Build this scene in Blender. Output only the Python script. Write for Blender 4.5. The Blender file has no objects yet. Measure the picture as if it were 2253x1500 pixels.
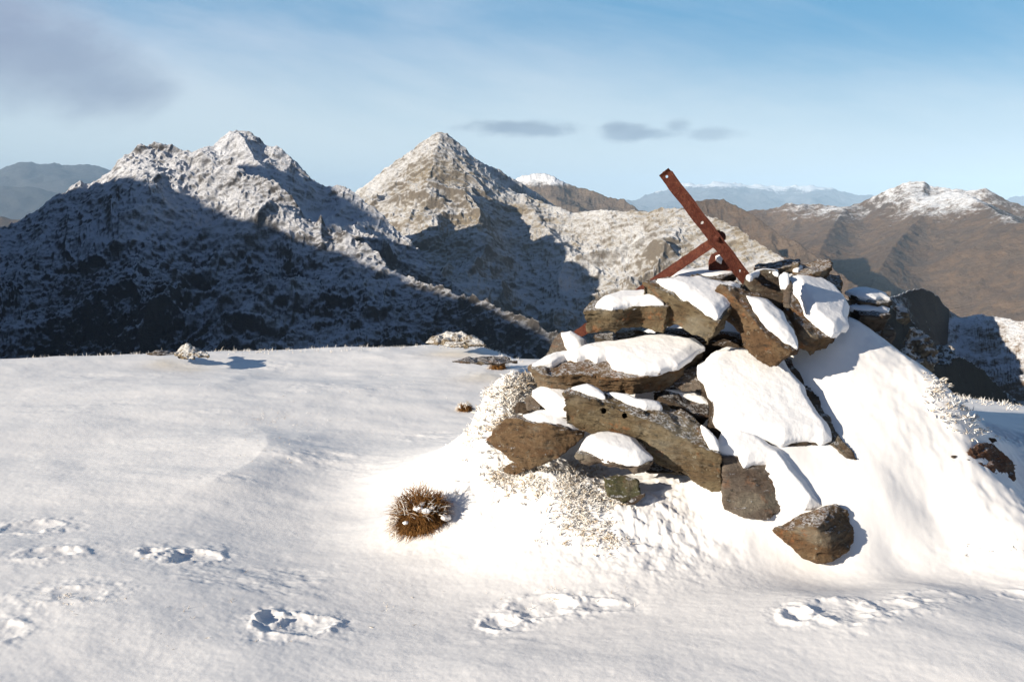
import bpy, bmesh, math, random
import numpy as np
from mathutils import Vector
random.seed(7)
S = bpy.context.scene
COL = S.collection

# ------------------------------------------------------------------ camera model
F0, CX, CY = 2190.0, 1126.5, 750.0
PITCH = math.radians(7.8)
EYE = np.array([0.0, 0.0, 1.6])
RT = np.array([1.0, 0, 0]); FW = np.array([0, math.cos(PITCH), -math.sin(PITCH)]); UP = np.array([0, math.sin(PITCH), math.cos(PITCH)])
def ray(px, py):
    return (px - CX) * RT + F0 * FW + (CY - py) * UP
def at(px, py, Y):                    # the point seen at px, py that stands Y metres ahead
    d = ray(px, py)
    return EYE + d * (Y / d[1])
def on_plane(px, py, P, n):
    d = ray(px, py)
    return EYE + d * (np.dot(P - EYE, n) / np.dot(d, n))
def normal_of(tilt, roll):
    n = np.array([math.tan(math.radians(roll)), -math.tan(math.radians(tilt)), 1.0]); return n / np.linalg.norm(n)
SUN_AZ, SUN_EL = math.radians(-121), math.radians(16.5)
SUN = np.array([math.sin(SUN_AZ) * math.cos(SUN_EL), math.cos(SUN_AZ) * math.cos(SUN_EL), math.sin(SUN_EL)])

# ------------------------------------------------------------------ noise
rng = np.random.RandomState(11)
T2 = rng.rand(256, 256); T3 = rng.rand(64, 64, 64)
def vn2(x, y):
    xi = np.floor(x).astype(np.int64); yi = np.floor(y).astype(np.int64)
    fx = x - xi; fy = y - yi
    fx = fx * fx * fx * (fx * (fx * 6 - 15) + 10); fy = fy * fy * fy * (fy * (fy * 6 - 15) + 10)
    a, b = xi & 255, (xi + 1) & 255; c, d = yi & 255, (yi + 1) & 255
    return (T2[a, c] * (1 - fx) + T2[b, c] * fx) * (1 - fy) + (T2[a, d] * (1 - fx) + T2[b, d] * fx) * fy
def fbm(x, y, o=5, g=.5, s=0.0):      # about -1..1
    r = 0; a = 1; t = 0
    for i in range(o):
        r = r + a * (vn2(x + 17.3 * i + s, y - 9.1 * i + s) * 2 - 1); t += a
        a *= g; x, y = (x * 1.62 - y * 1.18), (x * 1.18 + y * 1.62)
    return r / t * 1.6
def ridged(x, y, o=6, g=.5, s=0.0):   # 0..1, sharp crests
    r = 0; a = 1; t = 0; w = 1
    for i in range(o):
        n = 1 - np.abs(vn2(x + 31.7 * i + s, y + 5.3 * i - s) * 2 - 1); n = n * n
        r = r + a * n * w; t += a; w = np.clip(n * 1.6, 0, 1)
        a *= g; x, y = (x * 1.62 - y * 1.18), (x * 1.18 + y * 1.62)
    return r / t
def vn3(p):
    i = np.floor(p).astype(np.int64); f = p - i; f = f * f * (3 - 2 * f)
    a = i & 63; b = (i + 1) & 63
    def L(x, y, z): return T3[x, y, z]
    x0, y0, z0 = a.T; x1, y1, z1 = b.T; fx, fy, fz = f.T
    c00 = L(x0, y0, z0) * (1 - fx) + L(x1, y0, z0) * fx; c10 = L(x0, y1, z0) * (1 - fx) + L(x1, y1, z0) * fx
    c01 = L(x0, y0, z1) * (1 - fx) + L(x1, y0, z1) * fx; c11 = L(x0, y1, z1) * (1 - fx) + L(x1, y1, z1) * fx
    return (c00 * (1 - fy) + c10 * fy) * (1 - fz) + (c01 * (1 - fy) + c11 * fy) * fz
def fbm3(p, o=4, g=.5):
    r = 0; a = 1; t = 0
    for i in range(o):
        r = r + a * (vn3(p + 13.1 * i) * 2 - 1); t += a; a *= g; p = p * 2.03
    return r / t * 1.6
def sst(a, b, x):
    t = np.clip((x - a) / (b - a), 0, 1); return t * t * (3 - 2 * t)

# ------------------------------------------------------------------ objects
def tag(o, label=None, cat=None, group=None, kind=None):
    if label: o['label'] = label
    if cat: o['category'] = cat
    if group: o['group'] = group
    if kind: o['kind'] = kind
    return o
def link(name, me, m=None, parent=None):
    o = bpy.data.objects.new(name, me); COL.objects.link(o)
    if m: me.materials.append(m)
    if parent: o.parent = parent
    return o
def mesh_from(name, V, Fa, smooth=True):
    me = bpy.data.meshes.new(name)
    V = np.asarray(V, dtype=np.float32); Fa = np.asarray(Fa, dtype=np.int32)
    k = Fa.shape[1]
    me.vertices.add(len(V)); me.vertices.foreach_set('co', V.ravel())
    me.loops.add(Fa.size); me.loops.foreach_set('vertex_index', Fa.ravel())
    me.polygons.add(len(Fa)); me.polygons.foreach_set('loop_start', np.arange(0, Fa.size, k, dtype=np.int32))
    me.polygons.foreach_set('loop_total', np.full(len(Fa), k, dtype=np.int32))
    me.update(calc_edges=True)
    me.polygons.foreach_set('use_smooth', np.full(len(Fa), smooth, dtype=bool))
    me.update()
    return me
def grid_faces(nr, nc, wrap=False):
    i = np.arange(nr - 1)[:, None]; j = np.arange(nc if wrap else nc - 1)[None, :]
    j2 = (j + 1) % nc
    a = i * nc + j; b = i * nc + j2; c = (i + 1) * nc + j2; d = (i + 1) * nc + j
    return np.stack([a, b, c, d], -1).reshape(-1, 4)

# ------------------------------------------------------------------ node helper
class NT:
    def __init__(s, nt): s.nt = nt; s.x = 0
    def n(s, typ, **kw):
        nd = s.nt.nodes.new(typ); s.x += 40; nd.location = (s.x, 0)
        for k, v in kw.items(): setattr(nd, k, v)
        return nd
    def put(s, sock, v):
        if isinstance(v, bpy.types.NodeSocket): s.nt.links.new(v, sock)
        elif v is not None:
            try: sock.default_value = v
            except Exception: sock.default_value = tuple(v) + (1,) if len(v) == 3 else v
    def m(s, op, a, b=None, c=None, clamp=False):
        nd = s.n('ShaderNodeMath', operation=op, use_clamp=clamp)
        s.put(nd.inputs[0], a)
        if b is not None: s.put(nd.inputs[1], b)
        if c is not None: s.put(nd.inputs[2], c)
        return nd.outputs[0]
    def vm(s, op, a, b=None, sc=None):
        nd = s.n('ShaderNodeVectorMath', operation=op); s.put(nd.inputs[0], a)
        if b is not None: s.put(nd.inputs[1], b)
        if sc is not None: s.put(nd.inputs['Scale'], sc)
        return nd.outputs[0]
    def mix(s, f, a, b):
        nd = s.n('ShaderNodeMix', data_type='RGBA', clamp_factor=True)
        s.put(nd.inputs[0], f); s.put(nd.inputs[6], a); s.put(nd.inputs[7], b)
        return nd.outputs[2]
    def ramp(s, x, lo, hi):
        nd = s.n('ShaderNodeMapRange', interpolation_type='SMOOTHSTEP')
        s.put(nd.inputs[0], x); nd.inputs[1].default_value = lo; nd.inputs[2].default_value = hi
        return nd.outputs[0]
    def noise(s, vec, scale, detail=6, rough=.6, dist=0.0):
        nd = s.n('ShaderNodeTexNoise'); s.put(nd.inputs['Vector'], vec)
        nd.inputs['Scale'].default_value = scale; nd.inputs['Detail'].default_value = detail
        nd.inputs['Roughness'].default_value = rough; nd.inputs['Distortion'].default_value = dist
        return nd.outputs[0]
    def voro(s, vec, scale, out=0, feature='F1'):
        nd = s.n('ShaderNodeTexVoronoi', feature=feature); s.put(nd.inputs['Vector'], vec)
        nd.inputs['Scale'].default_value = scale
        return nd.outputs[out]
    def sep(s, v):
        nd = s.n('ShaderNodeSeparateXYZ'); s.put(nd.inputs[0], v); return nd.outputs
    def comb(s, x, y, z):
        nd = s.n('ShaderNodeCombineXYZ'); s.put(nd.inputs[0], x); s.put(nd.inputs[1], y); s.put(nd.inputs[2], z); return nd.outputs[0]
    def bump(s, h, strength, dist, nrm=None):
        nd = s.n('ShaderNodeBump'); nd.inputs['Strength'].default_value = strength; nd.inputs['Distance'].default_value = dist
        s.put(nd.inputs['Height'], h)
        if nrm is not None: s.put(nd.inputs['Normal'], nrm)
        return nd.outputs[0]
def C(r, g, b): return (r, g, b, 1)
def new_mat(name):
    m = bpy.data.materials.new(name); m.use_nodes = True
    nt = m.node_tree; nt.nodes.clear(); t = NT(nt)
    b = t.n('ShaderNodeBsdfPrincipled'); o = t.n('ShaderNodeOutputMaterial')
    nt.links.new(b.outputs[0], o.inputs[0])
    return m, t, b
def fin(t, b, col, rough=.8, nrm=None, spec=.3, metal=0.0):
    t.put(b.inputs['Base Color'], col); t.put(b.inputs['Roughness'], rough)
    if nrm is not None: t.put(b.inputs['Normal'], nrm)
    b.inputs['Specular IOR Level'].default_value = spec; b.inputs['Metallic'].default_value = metal

def pos(t): return t.n('ShaderNodeNewGeometry').outputs['Position']
def nrmz(t): return t.sep(t.n('ShaderNodeNewGeometry').outputs['Normal'])[2]

# snow lying in the open: wind crust with grass stalks just showing through
def mat_ground():
    m, t, b = new_mat('trodden_snow')
    p = pos(t); z = t.sep(p)[2]
    pa = t.vm('MULTIPLY', p, (1.0, .75, 1.0))
    n1 = t.noise(pa, 1.1, 6, .62, .4); n2 = t.noise(pa, 6.0, 6, .66); n3 = t.noise(p, 42, 5, .65)
    # thin crust where heath shows through, in loose patches
    thin = t.ramp(t.m('ADD', n1, t.m('MULTIPLY', n2, .6)), .93, 1.2)
    fleck = t.ramp(t.noise(t.vm('MULTIPLY', p, (1, .5, 1)), 38, 5, .75), .52, .72)
    f = t.m('MULTIPLY', thin, fleck)
    snow = t.mix(n1, C(.90, .875, .845), C(.86, .84, .815))
    c = t.mix(t.m('MULTIPLY', f, .7), snow, C(.34, .31, .27))
    # away from the top the cover breaks up over heath and rock
    low = t.ramp(z, -2.0, -7.0)
    nf = t.noise(p, .25, 8, .7); nf2 = t.noise(p, 1.7, 7, .7)
    bare = t.m('MULTIPLY', low, t.ramp(t.m('ADD', nf, t.m('MULTIPLY', nf2, .5)), .55, .75))
    heath = t.mix(nf2, C(.12, .085, .05), C(.20, .15, .10))
    c = t.mix(bare, c, heath)
    valley = t.ramp(z, -60, -180)
    nv = t.noise(p, .004, 8, .65); nv2 = t.noise(p, .03, 6, .7)
    c = t.mix(valley, c, t.mix(nv, t.mix(nv2, C(.10, .06, .035), C(.19, .12, .07)), C(.06, .055, .04)))
    h = t.m('ADD', t.m('MULTIPLY', n2, .5), t.m('MULTIPLY', n3, .28))
    h = t.m('ADD', h, t.m('MULTIPLY', t.noise(p, 160, 3, .6), .07))
    nr = t.bump(h, .12, .016)
    fin(t, b, c, .62, nr, .25)
    return m
def mat_snow(name='fresh_snow', grain=1.0):
    m, t, b = new_mat(name)
    p = pos(t)
    n2 = t.noise(p, 14, 6, .62); n3 = t.noise(p, 90, 4, .6)
    h = t.m('ADD', t.m('MULTIPLY', n2, .6), t.m('MULTIPLY', n3, .18))
    fin(t, b, t.mix(n2, C(.84, .835, .83), C(.88, .87, .86)), .6, t.bump(h, .4 * grain, .02), .25)
    return m
def mat_rock(name, a, bb, lich=0.5, moss=0.0, rusty=0.0):
    m, t, b = new_mat(name)
    tc = t.n('ShaderNodeTexCoord').outputs['Object']
    info = t.n('ShaderNodeObjectInfo').outputs['Random']
    p = t.vm('ADD', tc, t.comb(t.m('MULTIPLY', info, 37.0), t.m('MULTIPLY', info, 11.0), 0.0))
    st = t.vm('MULTIPLY', p, (1, 1, 2.6))
    n1 = t.noise(st, 5, 8, .68, .6); n2 = t.noise(st, 22, 8, .7, .3); n3 = t.noise(p, 85, 6, .75)
    c = t.mix(t.ramp(n1, .36, .64), a, bb)
    c = t.mix(t.ramp(n2, .50, .70), c, C(.026, .020, .014))
    c = t.mix(t.m('MULTIPLY', t.ramp(t.noise(st, 3.1, 5, .6), .5, .66), .55), c, C(.25, .225, .17))
    # lichens: pale grey and orange crusts
    l1 = t.m('MULTIPLY', t.ramp(t.noise(p, 34, 6, .72, .5), .60, .66), .8 * lich)
    c = t.mix(l1, c, C(.36, .35, .28))
    l2 = t.m('MULTIPLY', t.m('MULTIPLY', t.ramp(t.noise(p, 9, 3, .5), .55, .66), t.ramp(t.noise(p, 30, 6, .7), .48, .60)), .9 * lich)
    c = t.mix(l2, c, C(.33, .13, .045))
    if moss: c = t.mix(t.m('MULTIPLY', t.ramp(t.noise(p, 11, 6, .7), .42, .56), moss), c, C(.045, .065, .018))
    if rusty: c = t.mix(t.m('MULTIPLY', t.ramp(t.noise(p, 6, 6, .7), .4, .6), rusty), c, C(.16, .07, .035))
    # grains of snow blown into the pits
    fz = nrmz(t)
    sn = t.m('MULTIPLY', t.ramp(t.m('ADD', fz, t.m('MULTIPLY', t.m('SUBTRACT', n2, .5), 1.6)), .72, 1.0), t.ramp(n3, .44, .58))
    c = t.mix(t.m('MULTIPLY', sn, .7), c, C(.85, .86, .88))
    h = t.m('ADD', t.m('ADD', t.m('MULTIPLY', n1, .9), t.m('MULTIPLY', n2, .6)), t.m('MULTIPLY', n3, .4))
    fin(t, b, c, .85, t.bump(h, 1.0, .035), .25)
    return m
def mat_hill(name, snow, zlo, zhi, grass, grass2, rock, sc, relief=.5, slope_w=1.0, bumpd=8.0, snowcol=(.80, .81, .83), soft=.05, rockamt=.5):
    """snow cover breaks up by slope, height and drift pattern; snow is the share kept, zlo..zhi the height it fades in over."""
    m, t, b = new_mat(name)
    p = pos(t); P = t.sep(p); fz = nrmz(t)
    ledge = t.vm('MULTIPLY', p, (1, 1, 2.2))
    n0 = t.noise(p, sc * .25, 5, .6, .5)
    n1 = t.noise(ledge, sc, 9, .68, .8)
    n2 = t.noise(ledge, sc * 5.3, 8, .72, .3)
    n3 = t.noise(ledge, sc * 19, 5, .72)
    k = t.m('ADD', t.m('MULTIPLY', t.m('SUBTRACT', n1, .5), 2.0), t.m('MULTIPLY', t.m('SUBTRACT', n2, .5), 1.7))
    k = t.m('ADD', k, t.m('MULTIPLY', t.m('SUBTRACT', n3, .5), 1.9))
    k = t.m('ADD', k, t.m('MULTIPLY', t.m('SUBTRACT', n0, .5), 3.2))
    k = t.m('ADD', k, t.m('MULTIPLY', t.m('SUBTRACT', fz, .80), 4.2 * slope_w))
    alt = t.n('ShaderNodeMapRange'); t.put(alt.inputs[0], P[2]); alt.inputs[1].default_value = zlo; alt.inputs[2].default_value = zhi
    alt.inputs[3].default_value = -2.2; alt.inputs[4].default_value = 0.0
    k = t.m('ADD', k, alt.outputs[0]); k = t.m('ADD', k, snow)
    f = t.ramp(k, -soft * 4, soft * 4)
    g = t.mix(t.ramp(t.m('ADD', t.m('MULTIPLY', n0, .7), t.m('MULTIPLY', n2, .45)), .46, .68), grass, grass2)
    g = t.mix(t.m('MULTIPLY', t.ramp(t.noise(p, sc * .6, 7, .62, 1.0), .50, .62), .55), g, t.mix(.5, grass, C(.075, .06, .055)))
    g = t.mix(t.m('MULTIPLY', t.ramp(t.noise(p, sc * 2.3, 6, .7), .45, .58), rockamt), g, rock)
    g = t.mix(t.m('MULTIPLY', t.ramp(fz, .78, .55), .8), g, rock)
    c = t.mix(f, g, C(*snowcol))
    h = t.m('ADD', t.m('MULTIPLY', n1, .8), t.m('ADD', t.m('MULTIPLY', n2, .45), t.m('MULTIPLY', n3, .2)))
    fin(t, b, c, .85, t.bump(h, relief, bumpd), .15)
    return m
def mat_rust():
    m, t, b = new_mat('rusted_iron')
    p = pos(t)
    n1 = t.noise(p, 28, 7, .7); n2 = t.noise(p, 130, 5, .7)
    c = t.mix(t.ramp(n1, .38, .62), C(.09, .024, .016), C(.135, .044, .027))
    c = t.mix(t.ramp(n2, .50, .66), c, C(.045, .018, .014))
    c = t.mix(t.m('MULTIPLY', t.ramp(t.noise(p, 60, 4, .6), .64, .70), .6), c, C(.36, .17, .10))
    fin(t, b, c, .85, t.bump(t.m('ADD', n1, t.m('MULTIPLY', n2, .6)), 1.0, .008), .2)
    return m
def mat_blade(name, lo, hi):
    m, t, b = new_mat(name)
    at_ = t.n('ShaderNodeAttribute', attribute_name='tone').outputs['Fac']
    fin(t, b, t.mix(at_, lo, hi), .7, None, .2)
    return m

M_ground = mat_ground(); M_snow = mat_snow()
M_rock = mat_rock('mica_schist', C(.115, .078, .042), C(.165, .128, .075), .6)
M_rock_b = mat_rock('brown_schist', C(.12, .07, .036), C(.175, .115, .062), .55)
M_rock_d = mat_rock('dark_schist', C(.055, .038, .026), C(.095, .068, .046), .25)
M_rock_g = mat_rock('grey_schist', C(.12, .088, .066), C(.175, .142, .112), .35)
M_rock_m = mat_rock('mossy_schist', C(.085, .065, .035), C(.12, .10, .06), .4, moss=.45)
M_rock_r = mat_rock('red_brown_schist', C(.10, .05, .03), C(.15, .08, .05), .3, rusty=.6)
def mat_rimed():
    m, t, b = new_mat('rime_crusted_rock'); p = pos(t)
    n1 = t.noise(p, 9, 7, .7, .5); n2 = t.noise(p, 40, 5, .7)
    k = t.m('ADD', t.m('ADD', n1, t.m('MULTIPLY', n2, .5)), t.m('MULTIPLY', nrmz(t), .18))
    c = t.mix(t.ramp(n2, .4, .6), C(.16, .12, .08), C(.30, .24, .16))
    fin(t, b, t.mix(t.ramp(k, .80, .94), c, C(.82, .80, .76)), .8, t.bump(t.m('ADD', n1, t.m('MULTIPLY', n2, .6)), .9, .06), .2)
    return m
M_rimed = mat_rimed()
M_rust = mat_rust()

# ------------------------------------------------------------------ ground shape
def tps_fit(P, z, lam=1e-3):
    n = len(P); d = np.linalg.norm(P[:, None] - P[None], axis=-1)
    K = np.where(d > 0, d * d * np.log(d + 1e-12), 0) + lam * np.eye(n)
    A = np.zeros((n + 3, n + 3)); A[:n, :n] = K; A[:n, n] = 1; A[:n, n + 1:] = P; A[n, :n] = 1; A[n + 1:, :n] = P.T
    return np.linalg.solve(A, np.concatenate([z, np.zeros(3)]))
mound = [  # px, py, metres ahead, drop (m) below that sight line
    (1250, 1180, 4.45, 0), (1450, 1200, 4.38, 0), (1600, 1200, 4.38, 0), (1000, 1080, 5.3, 0), (1100, 1045, 4.92, 0), (1180, 1045, 4.78, 0),
    (1250, 1060, 4.7, 0), (1250, 1120, 4.55, 0), (1400, 1070, 4.68, .02), (1450, 1120, 4.55, 0), (1350, 1130, 4.55, 0), (1560, 1150, 4.5, 0), (1560, 1080, 4.65, .02),
    (1130, 822, 5.25, 0), (1060, 856, 5.3, 0), (1010, 950, 5.2, 0), (1080, 900, 5.15, 0), (940, 1020, 5.5, 0), (900, 1000, 6.1, 0),
    (1100, 960, 5.0, .03), (1200, 960, 5.05, .12), (1330, 960, 5.1, .16), (1450, 960, 5.05, .14), (1250, 850, 5.3, .12), (1400, 850, 5.3, .14),
    (1350, 740, 5.5, .16), (1500, 720, 5.5, .16), (1600, 700, 5.4, .12), (1620, 640, 5.6, .10), (1700, 650, 5.5, .06), (1480, 640, 5.75, .14),
    (1200, 800, 5.6, .05), (1150, 815, 5.5, 0),
    
     
    (2100, 1200, 4.42, 0), (1890, 1130, 4.46, 0), (2050, 1130, 4.56, 0), (2253, 1090, 4.85, 0), (2400, 1080, 5.2, 0), (1960, 1220, 4.38, 0), (1800, 1230, 4.34, 0), (1690, 1170, 4.45, 0), 
]
cp = []; cz = []
BIG = (at(1700, 880, 4.86), normal_of(40, 8)); SHO = (at(1786, 720, 5.05), normal_of(30, 22)); TON = (at(1640, 1010, 4.60), normal_of(48, 12))
for (P_, n_), pts_, dr in ((BIG, [(1775, 800), (1822, 870), (1868, 945), (1900, 1010)], .035), (BIG, [(1885, 748), (1888, 700), (1930, 778), (1985, 805), (2035, 818), (2070, 826), (1930, 850), (2000, 915)], .0), (BIG, [(1960, 980), (2080, 930)], .015), (BIG, [(1950, 1060), (2130, 1010)], .03), (BIG, [(1830, 990), (1730, 1000), (1640, 985)], .035), (TON, [(1745, 985), (1780, 1020), (1822, 1068), (1842, 1100)], -.012),
                          (BIG, [(1650, 850), (1720, 920), (1620, 930)], .13), (SHO, [(1800, 660), (1830, 700)], .12)):
    for a_, b_ in pts_:
        q = on_plane(a_, b_, P_, n_); cp.append(q[:2]); cz.append(q[2] - dr)
for px, py, Y, dr in mound:
    q = at(px, py, Y); cp.append(q[:2]); cz.append(q[2] - dr)
for x, y, z in [(1.3, 6.2, .72), (1.25, 6.9, .2), (2.4, 6.4, .40), (3.3, 6.6, .16), (2.38, 5.5, .5), (2.62, 5.2, .36), (2.25, 5.9, .56), (2.5, 5.7, .42), (2.0, 6.1, .66), (3.1, 5.3, .16), (.1, 6.2, .28), (0, 7, .02), (1, 8, .0), (2.5, 8, .02), (-.6, 5.4, .01), (-.7, 6.5, .0),
                (-.2, 4.6, .01), (.4, 4.2, 0), (1.2, 3.9, 0), (2.2, 3.6, .01), (4.5, 5, .05), (5, 7, .0), (4, 8, -.02), (1.75, 4.0, .02), (2.5, 4.1, .03), (3.2, 4.4, .05), (0, 3.3, 0), (1.5, 3, 0), (3, 3, 0),
                (-1.5, 4, .0), (-1.5, 5.5, 0), (-1.5, 7, 0), (-1.5, 9, 0), (0, 9, 0), (2, 10, 0), (4, 10, 0), (-3, 3, 0), (-3, 5, 0), (-3, 7, 0), (-3, 10, 0), (-5, 5, 0), (-5, 8, 0), (6, 3, 0),
                (0, 2, 0), (3, 1.5, 0), (-3, 1, 0), (7, 6, 0), (0, 0, 0), (-6, 2, 0), (7, 10, 0), (6, 0, 0), (-6, 11, 0), (1, 12, 0)]:
    cp.append((x, y)); cz.append(z)
cp = np.array(cp); cz = np.array(cz); TW = tps_fit(cp, cz, 1.5e-2)
def tps(x, y):
    out = np.zeros_like(x)
    for i in range(len(cp)):
        r2 = (x - cp[i, 0]) ** 2 + (y - cp[i, 1]) ** 2
        out += TW[i] * .5 * r2 * np.log(r2 + 1e-12)
    return out + TW[-3] + TW[-2] * x + TW[-1] * y
E_px = np.array([-2500, -400, 0, 150, 300, 500, 700, 950, 1060, 1130, 1250, 1500, 2000, 2253, 2700, 4500])
E_py = np.array([800, 800, 790, 781, 776, 768, 764, 752, 756, 784, 790, 800, 850, 884, 910, 940])
E_Y = 1.6 / np.tan(PITCH + np.arctan((E_py - 750) / F0)) - .25
# prints: px, py centre, half length, half width (m), angle, depth
prints = [(75, 1160, .13, .095, -.05, .04), (125, 1220, .12, .085, .25, .04), (335, 1208, .07, .06, .1, .035), (420, 1215, .12, .11, -.12, .045), (590, 1345, .05, .06, -.03, .05), (650, 1362, .13, .10, -.03, .06),
          (1100, 1352, .07, .08, .2, .05), (1200, 1322, .15, .10, .15, .045), (1320, 1322, .12, .06, .0, .03), (1750, 1374, .065, .07, 0, .05), (1850, 1366, .12, .12, .06, .055), (1970, 1356, .11, .07, 0, .035), (2050, 1322, .11, .05, .15, .02),
          (160, 1312, .14, .09, 0, .02), (0, 1395, .08, .1, 0, .035), (2240, 1297, .06, .06, 0, .02)]
def flat_hit(px, py):
    d = ray(px, py); s = -EYE[2] / d[2]; return EYE + d * s
PR = [(flat_hit(a, b_)[0], flat_hit(a, b_)[1], l, w, an, dp) for a, b_, l, w, an, dp in prints]
DR = flat_hit(570, 1010)
def ground_z(x, y, fine=True):
    x = np.asarray(x, float); y = np.asarray(y, float)
    r = np.hypot(x, y)
    near = 1 - sst(9, 13, r)
    z = np.zeros_like(x)
    mk = near > 0
    z[mk] = tps(x[mk], y[mk]) * near[mk] * sst(1.2, 2.5, r[mk])
    # wind drifts
    amp = 1 - sst(30, 60, r)
    z += amp * (.038 * fbm(x * .35, y * .5, 3, .5, 3.) + .010 * fbm(x * 1.3 + .4 * fbm(x, y, 2), y * 1.9, 3, .5, 8.))
    # the scoured lip: gentle windward slope up to a crest, short drop on its far side
    dx = x - DR[0]; dy = y - DR[1]
    crest = -.33 * dy * dy + .035 * fbm(y * 2.2, y * 0 + 3, 3)
    s = np.clip(dx - crest, -8, 8)
    prof = np.where(s < 0, np.exp(s / .5), np.exp(-(s / .36) ** 2))
    z += .058 * prof * np.exp(-(dy / .75) ** 4)
    if fine:
        mk = (r < 14)
        xs, ys = x[mk], y[mk]; zz = np.zeros_like(xs)
        for X, Y, l, w, an, dp in PR:
            ca, sa = math.cos(an), math.sin(an)
            a = (xs - X) * ca + (ys - Y) * sa; b_ = -(xs - X) * sa + (ys - Y) * ca
            q = (a / l) ** 2 + (b_ / w) ** 2
            sel = q < 6
            if not sel.any(): continue
            aq, bq, qq = a[sel], b_[sel], q[sel]
            nn = fbm(xs[sel] * 10, ys[sel] * 10, 3, .5, X * 5); n4 = fbm(xs[sel] * 45, ys[sel] * 45, 3, .6, Y * 7)
            qe = np.sqrt(qq) + .34 * nn + .03 * n4
            inn = 1 - sst(.35, 1.1, qe)
            zz[sel] += .0025 * np.exp(-((qe - 1.3) / .8) ** 2) * fbm(xs[sel] * 22, ys[sel] * 22, 3, .55, X)
            rim = np.exp(-((qe - 1.12) / .24) ** 2)
            zz[sel] += -dp * .25 * inn * (1 + .35 * nn + .12 * n4) + dp * .13 * rim * (1 + .7 * nn + .3 * n4)
        # grain and broken crust
        zz += .0022 * fbm(xs * 5, ys * 7, 4, .5, 2.) + .0006 * fbm(xs * 40, ys * 40, 3, .6, 6.)
        br = sst(.25, .8, fbm(xs * .8, ys * 1.2, 4, .55, 21.))
        zz += br * .0055 * fbm(xs * 7, ys * 11, 4, .55, 31.)
        bank = np.exp(-((xs - 2.45) ** 2 / .45 + (ys - 5.0) ** 2 / .45))
        zz += bank * (.040 * fbm(xs * 2.3, ys * 2.6, 5, .58, 51.) + .006 * ridged(xs * 7, ys * 5, 4, .55, 53.))
        # rimed, lumpy snow over the heather at the foot of the cairn
        for (ax, ay, rr, am) in [(.05, 4.95, .42, .030), (.5, 4.55, .38, .022), (-.05, 5.25, .35, .03), (3.0, 5.6, .5, .04), (.75, 4.45, .3, .012)]:
            g = np.exp(-((xs - ax) ** 2 + (ys - ay) ** 2) / (rr * rr))
            zz += .55 * am * g * (fbm(xs * 16, ys * 16, 4, .6, 41.) * .9 + .35 * fbm(xs * 5, ys * 5, 2))
        z[mk] += zz
    # edge of the top: beyond it the hill falls away on every side
    pxx = np.where(y > .05 * np.abs(x) + 1e-6, CX + F0 * .99 * x / np.maximum(y, .05), np.where(x > 0, 4500, -2500))
    Ye = np.interp(pxx, E_px, E_Y)
    re = np.where(y > 0, Ye * np.hypot(x, y) / np.maximum(y, .05), 99.)
    re = np.minimum(re, 16 + 0 * re)
    bumpE = .05 * fbm(x * .9, y * .9, 4, .6, 5.)
    d = np.maximum(r - re, 0)
    fall = np.where(d < 1.2, .22 * d * d, .22 * 1.44 + .528 * (d - 1.2))
    H = 620.0
    fall = H * (1 - np.exp(-fall / H))
    big = sst(60, 500, r)
    z = z - fall + sst(.2, 3, d) * (bumpE * 4 * (1 - sst(10, 60, r)))
    z += sst(5, 60, d) * fbm(x * .02, y * .02, 5, .55, 9.) * 3.5 * (1 - .0 * big) + big * fbm(x * .0012, y * .0012, 6, .5, 4.) * 70
    return z
def hit(px, py, y0=2.5, y1=14., n=1600):
    d = ray(px, py); Ys = np.linspace(y0, y1, n)
    P = EYE[None] + d[None] * (Ys / d[1])[:, None]
    g = ground_z(P[:, 0], P[:, 1], False)
    k = np.argmax(P[:, 2] <= g)
    if P[k, 2] > g[k]: return None
    return P[k]

def build_ground():
    th = np.concatenate([np.radians(np.linspace(-180, -38, 60, endpoint=False)), np.radians(np.linspace(-38, 38, 1150)), np.radians(np.linspace(38, 180, 60, endpoint=False))[1:]])
    r = np.concatenate([[.05], np.geomspace(.6, 2.6, 14, endpoint=False), np.geomspace(2.6, 7.2, 520, endpoint=False), np.geomspace(7.2, 13, 170, endpoint=False),
                        np.geomspace(13, 60, 70, endpoint=False), np.geomspace(60, 35500, 92)])
    R, TH = np.meshgrid(r, th, indexing='ij')
    X = R * np.sin(TH); Y = R * np.cos(TH)
    Z = ground_z(X.ravel(), Y.ravel())
    V = np.stack([X.ravel(), Y.ravel(), Z], -1)
    Fa = grid_faces(len(r), len(th), wrap=True)[:, ::-1]
    o = link('ground', mesh_from('ground', V, Fa), M_ground)
    tag(o, kind='structure'); return o
build_ground()

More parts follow.
